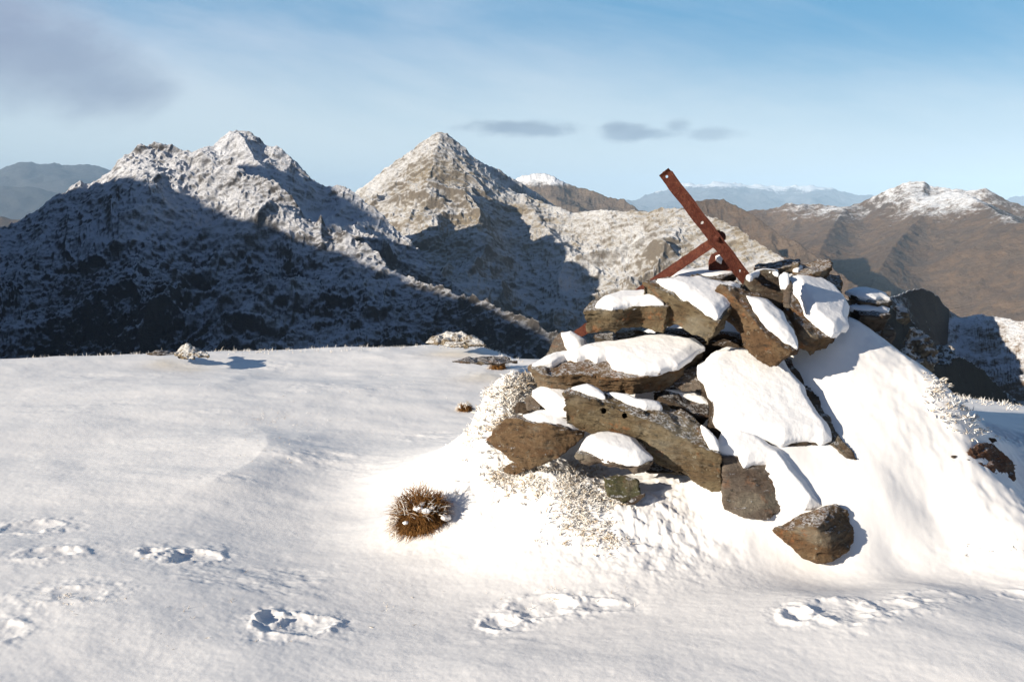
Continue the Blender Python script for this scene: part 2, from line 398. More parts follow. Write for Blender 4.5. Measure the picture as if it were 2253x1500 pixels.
# ------------------------------------------------------------------ mountains
def interp_crest(cr, px):
    a = np.array(cr, float)
    return np.interp(px, a[:, 0], a[:, 1]), np.interp(px, a[:, 0], a[:, 2])
def seg_field(X, Y, pts):              # distance to a polyline and its height there
    best = np.full(X.shape, 1e9); hz = np.zeros(X.shape); sd = np.zeros(X.shape)
    for (a, b) in zip(pts[:-1], pts[1:]):
        ab = b[:2] - a[:2]; L2 = ab @ ab
        t = np.clip(((X - a[0]) * ab[0] + (Y - a[1]) * ab[1]) / L2, 0, 1)
        d = np.hypot(X - a[0] - t * ab[0], Y - a[1] - t * ab[1])
        m = d < best; best[m] = d[m]; hz[m] = (a[2] + t * (b[2] - a[2]))[m]
    return best, hz
def smax(a, b, k):
    h = np.clip(.5 + .5 * (a - b) / k, 0, 1); return b * (1 - h) + a * h + k * h * (1 - h)
def ridge(name, crest, px0, px1, nc, nf, nb, front, back, base, slope, bslope, amp, sc, rough, mat, spurs=(), seed=0., crestn=1.0, hpow=1.0, jag=0.0):
    px = np.linspace(px0, px1, nc)
    py, Yc = interp_crest(crest, px)
    py = py + jag * fbm(px * .045, px * 0 + seed, 5, .6, seed)
    den = F0 * math.cos(PITCH) + (CY - py) * math.sin(PITCH)
    u = (px - CX) / den; w = (-F0 * math.sin(PITCH) + (CY - py) * math.cos(PITCH)) / den
    t = np.concatenate([-back * np.linspace(1, 0, nb, endpoint=False) ** 1.3, front * np.linspace(0, 1, nf) ** 1.15])
    D, U = np.meshgrid(t, u, indexing='ij')
    Y = Yc[None] - D; X = U * Y
    zc1 = EYE[2] + w * Yc
    def sm(v, s_):
        k = int(s_ * 3 / ((px1 - px0) / nc)) + 1; x_ = np.arange(-k, k + 1) * (px1 - px0) / nc; g = np.exp(-(x_ / s_) ** 2); g /= g.sum()
        return np.convolve(np.pad(v, k, mode='edge'), g, mode='valid')
    ad = np.abs(D); sc0 = np.mean(Yc) / F0; cur = zc1; zc = 0
    for w_ in (4, 10, 25, 60, 110):            # the finer a bump on the crest, the less far it reaches down the flank
        nx_ = sm(zc1, w_); zc = zc + (cur - nx_)[None] * np.exp(-ad / (sc0 * w_ * 2.2)); cur = nx_
    zc = zc + cur[None]
    H = np.maximum(zc - base, 1)
    d = np.abs(D)
    fall = np.where(D > 0, H * (1 - np.exp(-slope * d / H)), H * (1 - np.exp(-bslope * d / H)))
    z = zc - fall
    gate = sst(0, 1, d / (amp * 3.0 / slope)) if slope > 0 else 1
    wx = X * sc + .35 * fbm(X * sc * .7, Y * sc * .7, 3, .5, seed + 2); wy = Y * sc + .35 * fbm(X * sc * .7, Y * sc * .7, 3, .5, seed + 5)
    lim = .45 * nf / front * 1.3                # finest detail the sheet's rows can carry
    oc = lambda f: max(1, int(math.log2(max(lim / f, 1.01)) + .999))
    g1 = ridged(wx, wy, min(7, oc(sc)), rough, seed)
    z = z + gate * amp * 2.4 * (g1 - .42)
    for pts, k, sm in spurs:
        P = [at(*q) for q in pts]
        dd, hz = seg_field(X, Y, P)
        zs = hz - k * dd + amp * .8 * (g1 - .5) * sst(0, 30 / (sc * 100), dd)
        z = smax(z, zs, sm)
    z = z + crestn * amp * .115 * (fbm(X * sc * 9, Y * sc * 9, min(5, oc(sc * 9)), .6, seed + 7)) + crestn * amp * .10 * (ridged(X * sc * 22, Y * sc * 22, min(4, oc(sc * 22)), .6, seed) - .4)
    V = np.stack([X.ravel(), Y.ravel(), z.ravel()], -1)
    o = link(name, mesh_from(name, V, grid_faces(len(t), nc)), mat)
    tag(o, kind='structure'); return o

rockdark = C(.05, .046, .046)
MM1 = mat_hill('crag_snow', .78, -190, -30, C(.10, .085, .065), C(.15, .125, .10), rockdark, .030, .8, 1.0, 7.0, rockamt=.6, snowcol=(.64, .65, .68), soft=.28)
MM1b = mat_hill('summit_snow', 1.0, -170, -20, C(.12, .10, .08), C(.17, .145, .115), rockdark, .028, .8, 1.0, 7.0, rockamt=.5, snowcol=(.64, .65, .68), soft=.28)
MM2 = mat_hill('grassy_snow', .12, -260, -120, C(.27, .22, .145), C(.20, .165, .115), C(.13, .11, .09), .028, .8, .8, 7.0, rockamt=.35, snowcol=(.62, .62, .62), soft=.20)
MMb = mat_hill('brown_moor_high', .0, -210, 40, C(.115, .072, .042), C(.165, .108, .065), C(.08, .062, .048), .006, .9, .6, 26.0, soft=.12, rockamt=.5)
MMc = mat_hill('brown_moor', -.9, 60, 160, C(.12, .08, .052), C(.165, .115, .076), C(.075, .06, .047), .010, .7, .6, 20.0, soft=.1, rockamt=.5)
MMd = mat_hill('brown_moor_snow_top', .75, 70, 150, C(.15, .11, .08), C(.19, .145, .105), C(.07, .06, .055), .006, .7, .6, 30.0, soft=.1, rockamt=.5)
MMf = mat_hill('far_snow', .35, 200, 560, C(.10, .10, .11), C(.15, .15, .16), C(.08, .08, .09), .0011, .7, .8, 120.0)
MMg = mat_hill('far_moor', -3.0, 300, 1500, C(.06, .06, .06), C(.08, .08, .075), C(.05, .05, .055), .002, .7, .8, 60.0)
MMn = mat_hill('near_rock_snow', .25, -40, -12, C(.19, .135, .085), C(.24, .18, .12), C(.09, .075, .06), .5, .8, .7, .35, rockamt=.5, soft=.14)
MMn2 = mat_hill('lower_rock_snow', -.1, -75, -42, C(.22, .15, .095), C(.27, .20, .13), C(.085, .07, .06), .05, .8, .7, 3.0, rockamt=.4, soft=.14)

ridge('mountain_ridge', [(-400, 640, 800), (-100, 545, 900), (0, 505, 930), (60, 480, 950), (110, 440, 960), (160, 410, 970), (200, 399, 975), (240, 376, 985), (290, 326, 1000), (340, 318, 1010), (380, 325, 1010), (430, 335, 1000),
       (480, 350, 980), (520, 366, 965), (560, 380, 950), (610, 405, 930), (655, 452, 905), (685, 492, 890), (697, 488, 885), (706, 476, 882), (716, 496, 880), (730, 510, 875), (762, 514, 860), (800, 535, 845), (830, 556, 835), (862, 592, 815), (920, 618, 790), (980, 636, 765),
       (1100, 672, 720), (1230, 728, 670), (1400, 810, 600)],
      -250, 1380, 1150, 430, 50, 420, 260, -330, .62, .9, 23, .0085, .52, MM1,
      spurs=[([(205, 403, 965), (262, 452, 915), (285, 520, 870), (320, 610, 815), (345, 720, 750), (350, 860, 670)], .95, 10),
             ([(440, 338, 990), (520, 420, 945), (620, 480, 890), (700, 560, 845), (780, 640, 790), (850, 760, 720)], .75, 14),
             ([(120, 440, 955), (90, 520, 900), (70, 640, 830), (60, 800, 740)], .8, 12)], seed=3.0, jag=3.0)
ridge('mountain_summit', [(150, 560, 1200), (300, 440, 1240), (400, 350, 1280), (440, 326, 1300), (470, 318, 1310), (490, 301, 1320), (515, 286, 1325), (535, 283, 1325), (552, 288, 1325), (580, 317, 1320), (610, 322, 1310), (640, 345, 1300), (655, 362, 1295),
       (690, 395, 1280), (718, 412, 1270), (745, 411, 1260), (772, 417, 1255), (795, 436, 1245), (832, 466, 1230), (880, 510, 1210), (960, 590, 1160), (1100, 720, 1050)],
      150, 1100, 800, 300, 50, 420, 300, -330, .62, .9, 22, .0075, .52, MM1b,
      spurs=[([(525, 287, 1318), (560, 350, 1270), (620, 420, 1215), (690, 500, 1150)], .8, 10)], seed=13.0, jag=2.5)
ridge('mountain_peak', [(500, 600, 1650), (700, 490, 1720), (780, 427, 1760), (820, 396, 1775), (870, 356, 1790), (920, 321, 1800), (948, 300, 1805), (965, 293, 1808), (985, 296, 1808), (1010, 318, 1800), (1050, 350, 1780), (1090, 388, 1760), (1140, 430, 1730), (1200, 449, 1690),
       (1250, 464, 1650), (1330, 463, 1600), (1420, 465, 1550), (1460, 456, 1520), (1500, 459, 1500), (1560, 476, 1450), (1620, 497, 1390), (1650, 524, 1350), (1700, 552, 1290), (1750, 582, 1230), (1850, 650, 1100), (1960, 720, 980), (2100, 800, 860)],
      560, 2050, 1150, 430, 50, 800, 400, -380, .52, .9, 20, .0065, .5, MM2,
      spurs=[([(968, 296, 1800), (955, 360, 1730), (930, 420, 1660), (905, 470, 1590), (880, 560, 1480)], .62, 14),
             ([(1150, 436, 1720), (1200, 500, 1600), (1300, 600, 1440), (1420, 720, 1280)], .5, 30)], seed=23.0, jag=2.5)
# unseen ridges added left of frame, crests projected back from the wanted shadow edges
def caster_crest():
    pts = []
    for px, py, Y, tt in [(-250, 560, 860, 420), (0, 500, 900, 560), (120, 440, 930, 640), (240, 392, 960, 720), (330, 404, 960, 800), (400, 428, 940, 860), (500, 462, 905, 930), (600, 508, 870, 1000), (700, 548, 840, 1080), (790, 578, 815, 1160), (860, 606, 795, 1230), (980, 650, 745, 0), (1100, 692, 710, 0), (1250, 745, 660, 0), (1400, 800, 600, 0)]:
        P = at(px, py, Y); s_ = SUN / np.linalg.norm(SUN[:2]); tt = (P[0] + 1.3 * P[1]) / (-s_[0] - 1.3 * s_[1]); pts.append(P + s_ * tt)
    return pts
def caster_mesh(name, pts, x0, x1, y0, y1, k, mat, n=170, amp=14, seed=0):
    X, Y = np.meshgrid(np.linspace(x0, x1, n), np.linspace(y0, y1, n), indexing='xy')
    dd, hz = seg_field(X, Y, pts)
    z = hz - k * dd + amp * sst(0, 90, dd) * (ridged(X * .008, Y * .008, 6, .5, seed) - .4) * 2 + 9 * fbm(X * .011, Y * .011, 5, .6, seed)
    z = np.maximum(z, -380)
    o = link(name, mesh_from(name, np.stack([X.ravel(), Y.ravel(), z.ravel()], -1), grid_faces(n, n)), mat)
    tag(o, kind='structure')
MP = caster_crest()
def cast(lst, k):
    out = []; s_ = SUN / np.linalg.norm(SUN[:2])
    for q in lst:
        P = at(*q); out.append(P + s_ * ((P[0] + k * P[1]) / (-s_[0] - k * s_[1])))
    return out
caster_mesh('caster_ridge_summit', cast([(545, 420, 1280), (575, 385, 1290), (620, 374, 1285), (680, 384, 1275), (730, 400, 1265), (790, 424, 1250), (850, 470, 1225)], 1.0), -1500, -430, 350, 1150, 1.15, MM1, seed=38.0)  # unseen ridge added to shade the right side of the second summit
caster_mesh('caster_ridge_slopes', MP, -1500, -60, 40, 1100, 1.0, MM1, seed=33.0)  # unseen ridge added to lay shadow on the slopes below the left crest

ridge('hills_behind', [(900, 520, 5200), (1060, 440, 5200), (1120, 402, 5200), (1150, 386, 5200), (1190, 380, 5200), (1222, 389, 5150), (1260, 409, 5100), (1310, 425, 5000), (1370, 440, 4900), (1405, 459, 4800), (1480, 480, 4700), (1600, 520, 4600)],
      950, 1600, 420, 110, 20, 1800, 1500, -500, .5, .6, 50, .0022, .5, MMd, seed=43.0, jag=1.5)
ridge('knoll_hills', [(1350, 500, 3300), (1480, 470, 3300), (1530, 445, 3300), (1560, 439, 3300), (1592, 438, 3280), (1615, 452, 3240), (1650, 470, 3180), (1700, 505, 3050), (1750, 532, 2950), (1820, 580, 2800), (1900, 640, 2600)],
      1350, 1960, 420, 160, 24, 1300, 900, -560, .55, .6, 34, .0032, .5, MMc, seed=53.0, jag=1.5)
ridge('hills', [(1450, 500, 5200), (1600, 468, 5100), (1690, 462, 5000), (1730, 448, 4950), (1800, 449, 4900), (1860, 455, 4800), (1910, 440, 4700), (1960, 415, 4600), (1990, 402, 4550), (2033, 396, 4500), (2046, 409, 4500), (2080, 414, 4450), (2130, 421, 4400), (2172, 415, 4350), (2210, 438, 4300), (2253, 452, 4250), (2400, 500, 4200), (2600, 520, 4000), (2850, 450, 4300), (3100, 420, 4500), (3500, 470, 4700), (4000, 455, 5200), (4800, 470, 6000)],
      1450, 4700, 1250, 300, 24, 3000, 1500, -640, .50, .6, 38, .0022, .5, MMb,
      spurs=[([(2082, 420, 4300), (2130, 428, 4000), (2200, 470, 3600), (2253, 492, 3300), (2400, 560, 2900)], .45, 40),
             ([(2090, 430, 4200), (2010, 490, 3850), (1965, 545, 3500), (1925, 610, 3100), (1890, 700, 2700)], .45, 40),
             ([(1860, 455, 4700), (1830, 500, 4200), (1800, 560, 3700)], .4, 60)], seed=63.0, jag=1.8)
ridge('lower_ridge', [(1700, 1000, 190), (1780, 800, 200), (1840, 690, 222), (1900, 668, 235), (1960, 652, 255), (1995, 640, 265), (2025, 633, 275), (2062, 650, 290), (2088, 684, 305), (2115, 697, 304), (2150, 692, 300), (2200, 697, 292), (2253, 708, 284), (2420, 760, 260), (2560, 900, 240), (2640, 1100, 230)],
      1720, 2630, 700, 260, 30, 260, 120, -180, .42, .6, 5, .03, .5, MMn2, seed=73.0, jag=1.5, crestn=.6)
ridge('near_ridge', [(1660, 1000, 15), (1740, 800, 16), (1800, 690, 17.2), (1850, 664, 18), (1900, 655, 19), (1965, 672, 20.5), (2000, 700, 21.5), (2030, 732, 22.5), (2055, 766, 23), (2085, 772, 24), (2105, 782, 25), (2140, 796, 26.5), (2165, 812, 27.5), (2185, 838, 28), (2215, 872, 28.5), (2330, 930, 29), (2500, 1050, 29)],
      1670, 2490, 760, 260, 20, 14, 12, -20, .55, .8, .5, .32, .56, MMn, seed=83.0, jag=3.0, crestn=.8)
ridge('distant_hills', [(-500, 440, 17000), (-150, 420, 17000), (0, 412, 17000), (60, 411, 17000), (120, 424, 17000), (200, 440, 17000), (400, 470, 17000)],
      -500, 400, 200, 60, 10, 5000, 3000, -800, .3, .4, 140, .0004, .5, MMg, seed=93.0, jag=1.0)
ridge('distant_brown_hills', [(-500, 480, 7000), (-100, 470, 7000), (0, 478, 7000), (60, 486, 7000), (300, 520, 7000), (800, 470, 9000), (1000, 480, 9000)],
      -500, 1000, 260, 50, 10, 3000, 2000, -600, .3, .4, 60, .001, .5, MMc, seed=96.0, jag=1.0)
ridge('far_hills', [(-500, 380, 21000), (-100, 366, 21000), (0, 372, 21000), (45, 357, 21000), (90, 361, 21000), (120, 359, 21000), (160, 364, 21000), (200, 360, 21000), (260, 378, 21000), (420, 400, 21000), (700, 425, 21000), (1000, 440, 21000)],
      -500, 1000, 420, 60, 10, 6000, 3000, -900, .3, .5, 150, .0005, .52, MMg, seed=101.0, jag=3.0)
ridge('far_mountains', [(1250, 452, 30000), (1340, 446, 30000), (1400, 438, 30000), (1450, 420, 30000), (1500, 405, 30000),
       (1560, 400, 30000), (1600, 399, 30000), (1650, 408, 30000), (1700, 412, 30000), (1745, 408, 30000), (1790, 411, 30000), (1830, 414, 30000), (1870, 426, 30000), (1950, 432, 30000), (2100, 440, 30000), (2500, 430, 30000), (3000, 415, 30000), (3600, 430, 30000), (4200, 420, 30000)],
      1250, 4200, 900, 70, 10, 8000, 4000, -1000, .3, .5, 240, .0004, .55, MMf, seed=103.0, jag=4.0)

# ------------------------------------------------------------------ air
def box(name, x0, x1, y0, y1, z0, z1, mat):
    V = [(x, y, z) for z in (z0, z1) for y in (y0, y1) for x in (x0, x1)]
    Fa = [(0, 2, 3, 1), (4, 5, 7, 6), (0, 1, 5, 4), (2, 6, 7, 3), (0, 4, 6, 2), (1, 3, 7, 5)]
    return link(name, mesh_from(name, V, Fa, False), mat)
mh = bpy.data.materials.new('air'); mh.use_nodes = True; nt = mh.node_tree; nt.nodes.clear()
vo = nt.nodes.new('ShaderNodeVolumePrincipled'); oo = nt.nodes.new('ShaderNodeOutputMaterial'); nt.links.new(vo.outputs[0], oo.inputs[1])
vo.inputs['Color'].default_value = C(.52, .75, 1.0); vo.inputs['Density'].default_value = 3.0e-5; vo.inputs['Anisotropy'].default_value = -.3
tag(box('haze', -37000, 37000, -37000, 37000, -1300, 960, mh), kind='stuff')

# ------------------------------------------------------------------ stones
def rmesh(bm, vox, smooth_it=0, smooth_f=.5):
    me = bpy.data.meshes.new('tmp'); bm.to_mesh(me); bm.free()
    o = bpy.data.objects.new('tmp', me); COL.objects.link(o)
    md = o.modifiers.new('r', 'REMESH'); md.mode = 'VOXEL'; md.voxel_size = vox; md.use_smooth_shade = True
    if smooth_it:
        s = o.modifiers.new('s', 'SMOOTH'); s.factor = smooth_f; s.iterations = smooth_it
    dg = bpy.context.evaluated_depsgraph_get(); dg.update()
    ev = o.evaluated_get(dg)
    out = bpy.data.meshes.new_from_object(ev, depsgraph=dg)
    bpy.data.objects.remove(o); bpy.data.meshes.remove(me)
    return out
def get_vn(me):
    n = len(me.vertices); V = np.empty(n * 3, np.float32); me.vertices.foreach_get('co', V); N = np.empty(n * 3, np.float32)
    me.vertices.foreach_get('normal', N) if False else me.vertex_normals.foreach_get('vector', N)
    return V.reshape(-1, 3).astype(float), N.reshape(-1, 3).astype(float)
def set_v(me, V):
    me.vertices.foreach_set('co', V.astype(np.float32).ravel()); me.update()
    me.polygons.foreach_set('use_smooth', np.ones(len(me.polygons), bool))
def jitter_poly(P, n, rs, a):
    out = []
    for i in range(len(P)):
        p, q = P[i], P[(i + 1) % len(P)]
        L = np.linalg.norm(q - p); k = max(1, int(L / .05))
        e = (q - p) / max(L, 1e-6); s = np.cross(n, e)
        for j in range(k):
            w = p + (q - p) * j / k
            if j: w = w + s * rs.uniform(-a, a) + e * rs.uniform(-a, a)
            out.append(w)
    return out
def prism(tops, bots):
    bm = bmesh.new()
    a = [bm.verts.new(Vector(v)) for v in tops]; b = [bm.verts.new(Vector(v)) for v in bots]
    n = len(a)
    bm.faces.new(a); bm.faces.new(b[::-1])
    for i in range(n): bm.faces.new([a[i], b[i], b[(i + 1) % n], a[(i + 1) % n]])
    bmesh.ops.recalc_face_normals(bm, faces=bm.faces)
    return bm
def rock_displace(me, n, seed, amp=1.0):
    V, N = get_vn(me)
    # coordinates along the layering
    ax = np.cross(n, [0, 1, 0.2]); ax /= np.linalg.norm(ax); ay = np.cross(n, ax)
    q = np.stack([V @ ax, V @ ay, V @ n], -1) + seed * 3.7
    d = .010 * fbm3(q * 9, 3)                                     # broad hollows
    lay = fbm3(q * np.array([7, 7, 55.]), 4, .55)                   # bedding ledges
    side = np.clip(1 - (N @ n) ** 2, 0, 1)
    d = d + side * .013 * (np.round(lay * 3) / 3 * .7 + lay * .3) + .0035 * fbm3(q * 38, 4, .6)
    cut = vn3(q * 14); d = d - .010 * sst(.62, .78, cut)
    V = V + N * (d * amp)[:, None]
    set_v(me, V)
def finish(name, me, mat, org, parent=None):
    V, _ = get_vn(me)
    V -= org; set_v(me, V)
    me.materials.clear()
    o = link(name, me, mat)
    if parent: o.parent = parent
    else: o.location = org
    return o
def slab(label, top, anchor, tilt, roll, th, mat=None, seed=1, inset=.03, snow=None, snow_th=.035, name='cairn_stone', cat='stone', group='stones piled in the summit cairn', vox=.0075, ext=None, amp=1.0, lift=0.0, snow_tilt=0, jit=.010):
    rs = np.random.RandomState(seed)
    n = normal_of(tilt, roll); P0 = at(*anchor)
    T = [on_plane(a, b, P0, n) for a, b in top]
    ce = np.mean(T, 0)
    TT = jitter_poly(T, n, rs, jit)
    e = -n * th if ext is None else np.array(ext)
    BB = [t + e * (1 + rs.uniform(-.12, .12)) + (ce - t) * inset / max(np.linalg.norm(ce - t), .05) for t in TT]
    bm = prism(TT, BB)
    me = rmesh(bm, vox)
    rock_displace(me, n, seed, amp)
    org = ce + e
    o = finish(name, me, mat or M_rock, org)
    tag(o, label, cat, group)
    if snow:
        for sp in (snow if isinstance(snow[0], list) else [snow]): cap(o, org, sp, P0, n, snow_th, seed)
    return o
def cap(parent, org, poly, P0, n, th, seed, vox=.007, name='snow_cap', sm=9, edge=.016, taper=.3):
    th = th * .8
    rs = np.random.RandomState(seed + 50)
    T = [on_plane(a, b, P0 + n * th * .4, n) for a, b in poly]
    ce_ = np.mean(T, 0); edge = min(edge, .09 * max(np.linalg.norm(t - ce_) for t in T)); taper = max(taper, .6 - 1.5 * max(np.linalg.norm(t - ce_) for t in T))
    TT = jitter_poly(T, n, rs, edge)
    A = [t + n * th * .42 for t in TT]; B = [t - n * (.02 + .4 * th) for t in TT]
    sm = int(min(sm, max(2, 45 * max(np.linalg.norm(t - ce_) for t in T))))
    me = rmesh(prism(A, B), vox, sm, .6)
    V, N = get_vn(me)
    d = .0045 * fbm3(V * 8 + seed, 3, .5) + .0008 * fbm3(V * 60, 3)
    # the cover thins out to its ragged edge
    bx = np.cross(n, [0, 1., .1]); bx /= np.linalg.norm(bx); by = np.cross(n, bx)
    q2 = np.stack([V @ bx, V @ by], -1); D_ = np.full(len(V), 1e9)
    for i_ in range(len(TT)):
        p_ = np.array([TT[i_] @ bx, TT[i_] @ by]); r_ = np.array([TT[(i_ + 1) % len(TT)] @ bx, TT[(i_ + 1) % len(TT)] @ by]); e_ = r_ - p_
        t_ = np.clip(((q2 - p_) @ e_) / (e_ @ e_ + 1e-12), 0, 1); D_ = np.minimum(D_, np.linalg.norm(q2 - p_ - t_[:, None] * e_, axis=1))
    hgt = (V - P0) @ n
    g_ = taper + (1 - taper) * sst(0, .055, D_)
    V = V + n[None] * (np.where(hgt > 0, hgt * (g_ - 1), 0))[:, None]
    ce = np.mean(T, 0); rad = max(np.linalg.norm(t - ce) for t in T)
    q = np.linalg.norm(V - ce, axis=1) / rad
    up = np.clip(N @ n, 0, 1)
    V = V + N * d[:, None] + n[None] * (up * th * .7 * np.clip(1 - q * q, 0, 1))[:, None]
    set_v(me, V)
    return finish(name, me, M_snow, org, parent)
def block(label, pts, mat=None, seed=1, name='cairn_stone', cat='stone', group='stones piled in the summit cairn', vox=.0075, amp=.95, n=(0, 0, 1), snow=None):
    """a block stone through corner points (px, py, metres ahead)"""
    P = [at(*q) for q in pts]
    bm = bmesh.new(); vs = [bm.verts.new(Vector(p)) for p in P]
    bmesh.ops.convex_hull(bm, input=vs)
    loose = [v for v in bm.verts if not v.link_faces]
    bmesh.ops.delete(bm, geom=loose, context='VERTS')
    bmesh.ops.recalc_face_normals(bm, faces=bm.faces)
    me = rmesh(bm, vox)
    n = np.array(n, float); n /= np.linalg.norm(n)
    rock_displace(me, n, seed, amp)
    org = np.mean(P, 0); org[2] = min(p[2] for p in P)
    o = finish(name, me, mat or M_rock, org)
    tag(o, label, cat, group)
    if snow:
        poly, anc, tl, rl, th = snow
        cap(o, org, poly, at(*anc), normal_of(tl, rl), th, seed)
    return o

# --- upper stones
slab('thick brown slab on the left shoulder just under the rusty strut', [(1280, 686), (1300, 664), (1330, 648), (1370, 640), (1440, 634), (1500, 660), (1470, 678), (1420, 672), (1345, 684)], (1345, 682, 5.05), 14, -4, .135, M_rock, 1,
     snow=[(1308, 673), (1326, 656), (1360, 643), (1440, 636), (1462, 668), (1420, 667), (1385, 671), (1345, 681)], snow_th=.035)
slab('broad wedge slab with an olive front edge and snow top below the iron post foot', [(1410, 617), (1445, 609), (1535, 604), (1640, 622), (1612, 680), (1582, 712), (1510, 668), (1452, 632)], (1510, 668, 4.98), 27, 10, .15, M_rock, 2,
     snow=[(1443, 614), (1480, 612), (1535, 606), (1632, 624), (1606, 672), (1580, 699), (1556, 690), (1520, 662), (1470, 630)], snow_th=.03, ext=(-.03, .05, -.14))
slab('thin snow-rimmed slab lying flat between the two iron bars', [(1447, 612), (1460, 600), (1540, 595), (1615, 589), (1625, 600), (1590, 612), (1520, 614)], (1520, 611, 5.45), 6, -3, .05, M_rock_d, 3,
     snow=[(1450, 609), (1462, 598), (1540, 592), (1615, 587), (1622, 595), (1590, 603), (1520, 606)], snow_th=.02)
slab('leaning slab with a bright orange corner, its right side under snow', [(1582, 622), (1612, 628), (1650, 642), (1695, 660), (1728, 692), (1750, 728), (1762, 768), (1745, 776), (1705, 752), (1665, 712), (1630, 668), (1600, 640)], (1650, 690, 4.95), 34, 26, .13, M_rock_b, 4,
     snow=[(1640, 646), (1690, 657), (1722, 688), (1745, 728), (1758, 766), (1728, 752), (1696, 722), (1668, 692)], snow_th=.03, ext=(-.085, .02, -.10))
block('dark rounded block with a thin white rim, right of the foot of the iron post', [(1628, 640, 5.3), (1642, 608, 5.3), (1675, 594, 5.3), (1708, 598, 5.3), (1724, 640, 5.25), (1728, 690, 5.2), (1640, 660, 5.2), (1650, 606, 5.55), (1715, 605, 5.55), (1720, 670, 5.5)], M_rock_d, 5,
      snow=([(1640, 606), (1675, 592), (1712, 594), (1716, 601), (1676, 599), (1648, 611)], (1675, 596, 5.38), 5, 0, .015))
slab('thin lit slab on the very top, nearest the iron post', [(1656, 590), (1662, 581), (1700, 576), (1757, 566), (1762, 572), (1757, 582), (1700, 592)], (1700, 588, 5.5), 6, -4, .045, M_rock_b, 6, jit=.006)
slab('small oval tan stone crowning the right of the summit pile', [(1742, 598), (1762, 582), (1800, 570), (1826, 572), (1832, 584), (1800, 600), (1770, 606)], (1780, 600, 5.45), 14, -6, .07, M_rock_b, 7, snow=[(1742, 594), (1758, 582), (1768, 584), (1756, 597)], snow_th=.012)
slab('tan stone tucked low behind the right shoulder snow', [(1780, 612), (1820, 598), (1850, 604), (1856, 640), (1846, 664), (1810, 640)], (1830, 630, 5.6), 16, 16, .12, M_rock_b, 8)
slab('brown slab buried under the smooth right shoulder snow, its jagged lower lip bare', [(1722, 608), (1790, 602), (1838, 634), (1866, 676), (1862, 720), (1832, 742), (1786, 738), (1752, 704), (1730, 660)], (1786, 720, 5.05), 30, 22, .10, M_rock_b, 9,
     snow=[(1738, 610), (1792, 603), (1842, 634), (1870, 678), (1868, 722), (1832, 736), (1800, 712), (1772, 690), (1752, 650)], snow_th=.05, ext=(-.05, .0, -.10))
block('slim upright stone plastered with snow, between the dark block and the right shoulder', [(1716, 612, 5.12), (1726, 600, 5.12), (1736, 604, 5.12), (1742, 640, 5.08), (1738, 682, 5.02), (1722, 676, 5.03), (1724, 604, 5.24), (1738, 650, 5.18)], M_rock_g, 10, vox=.006, amp=.7,
      snow=([(1714, 606), (1724, 596), (1736, 600), (1739, 628), (1730, 640), (1718, 632)], (1728, 620, 5.10), 66, 10, .02))
slab('upper of the two dark stones sticking out of the far right shoulder', [(1862, 640), (1900, 634), (1955, 648), (1966, 662), (1935, 668), (1890, 662)], (1900, 658, 5.6), 10, 6, .075, M_rock_d, 11,
     snow=[(1858, 640), (1900, 631), (1950, 645), (1962, 656), (1905, 655), (1880, 650)], snow_th=.02)
slab('lower dark blocky stone sticking out of the far right shoulder', [(1868, 672), (1900, 668), (1960, 680), (1964, 690), (1930, 696), (1890, 690)], (1910, 690, 5.45), 10, 6, .13, M_rock_d, 12,
     snow=[(1862, 672), (1900, 664), (1958, 678), (1955, 684), (1900, 682)], snow_th=.018)
slab('small brown stone showing between snow and dark block on the far right shoulder', [(1905, 722), (1925, 715), (1945, 728), (1935, 738), (1912, 736)], (1925, 728, 5.5), 12, 5, .05, M_rock_g, 13, jit=.005)
slab('small pointed half-white stone on the left shoulder beside the low end of the strut', [(1196, 786), (1222, 742), (1238, 728), (1262, 732), (1284, 756), (1286, 772), (1250, 786)], (1245, 770, 5.35), 50, -15, .12, M_rock_g, 14,
     snow=[(1231, 731), (1258, 728), (1290, 748), (1296, 778), (1262, 784), (1242, 760)], snow_th=.06)
block('grey filler stone under the left shoulder overhang', [(1308, 742, 5.2), (1320, 732, 5.3), (1400, 728, 5.25), (1440, 740, 5.2), (1430, 775, 5.1), (1320, 775, 5.15), (1310, 740, 5.5), (1440, 735, 5.5), (1420, 780, 5.4)], M_rock_d, 15)
block('dark filler stone in the hollow beneath the wedge slab', [(1440, 722, 5.35), (1560, 730, 5.3), (1640, 745, 5.25), (1640, 800, 5.2), (1480, 790, 5.2), (1440, 760, 5.25), (1450, 720, 5.7), (1640, 730, 5.6)], M_rock_d, 16)
# --- middle
slab('widest slab of the pile with a ragged brown front and a big smooth snow blanket', [(1160, 806), (1200, 784), (1290, 764), (1420, 741), (1482, 736), (1530, 744), (1556, 764), (1510, 798), (1452, 822), (1395, 834), (1340, 830), (1270, 824), (1196, 826)], (1380, 832, 4.82), 20, -4, .125, M_rock_b, 17, inset=.05,
     snow=[(1168, 802), (1202, 783), (1290, 762), (1420, 739), (1482, 735), (1530, 743), (1553, 761), (1505, 794), (1455, 816), (1415, 823), (1378, 815), (1345, 806), (1338, 786), (1312, 796), (1296, 785), (1268, 792), (1244, 783), (1214, 799), (1196, 800)], snow_th=.04, jit=.014)
block('dark weathered end of a stone poking right from under the widest slab', [(1470, 840, 4.98), (1500, 812, 5.0), (1535, 806, 5.0), (1562, 818, 4.98), (1577, 842, 4.94), (1560, 860, 4.9), (1500, 860, 4.92), (1470, 800, 5.3), (1570, 820, 5.25)], M_rock_g, 18)
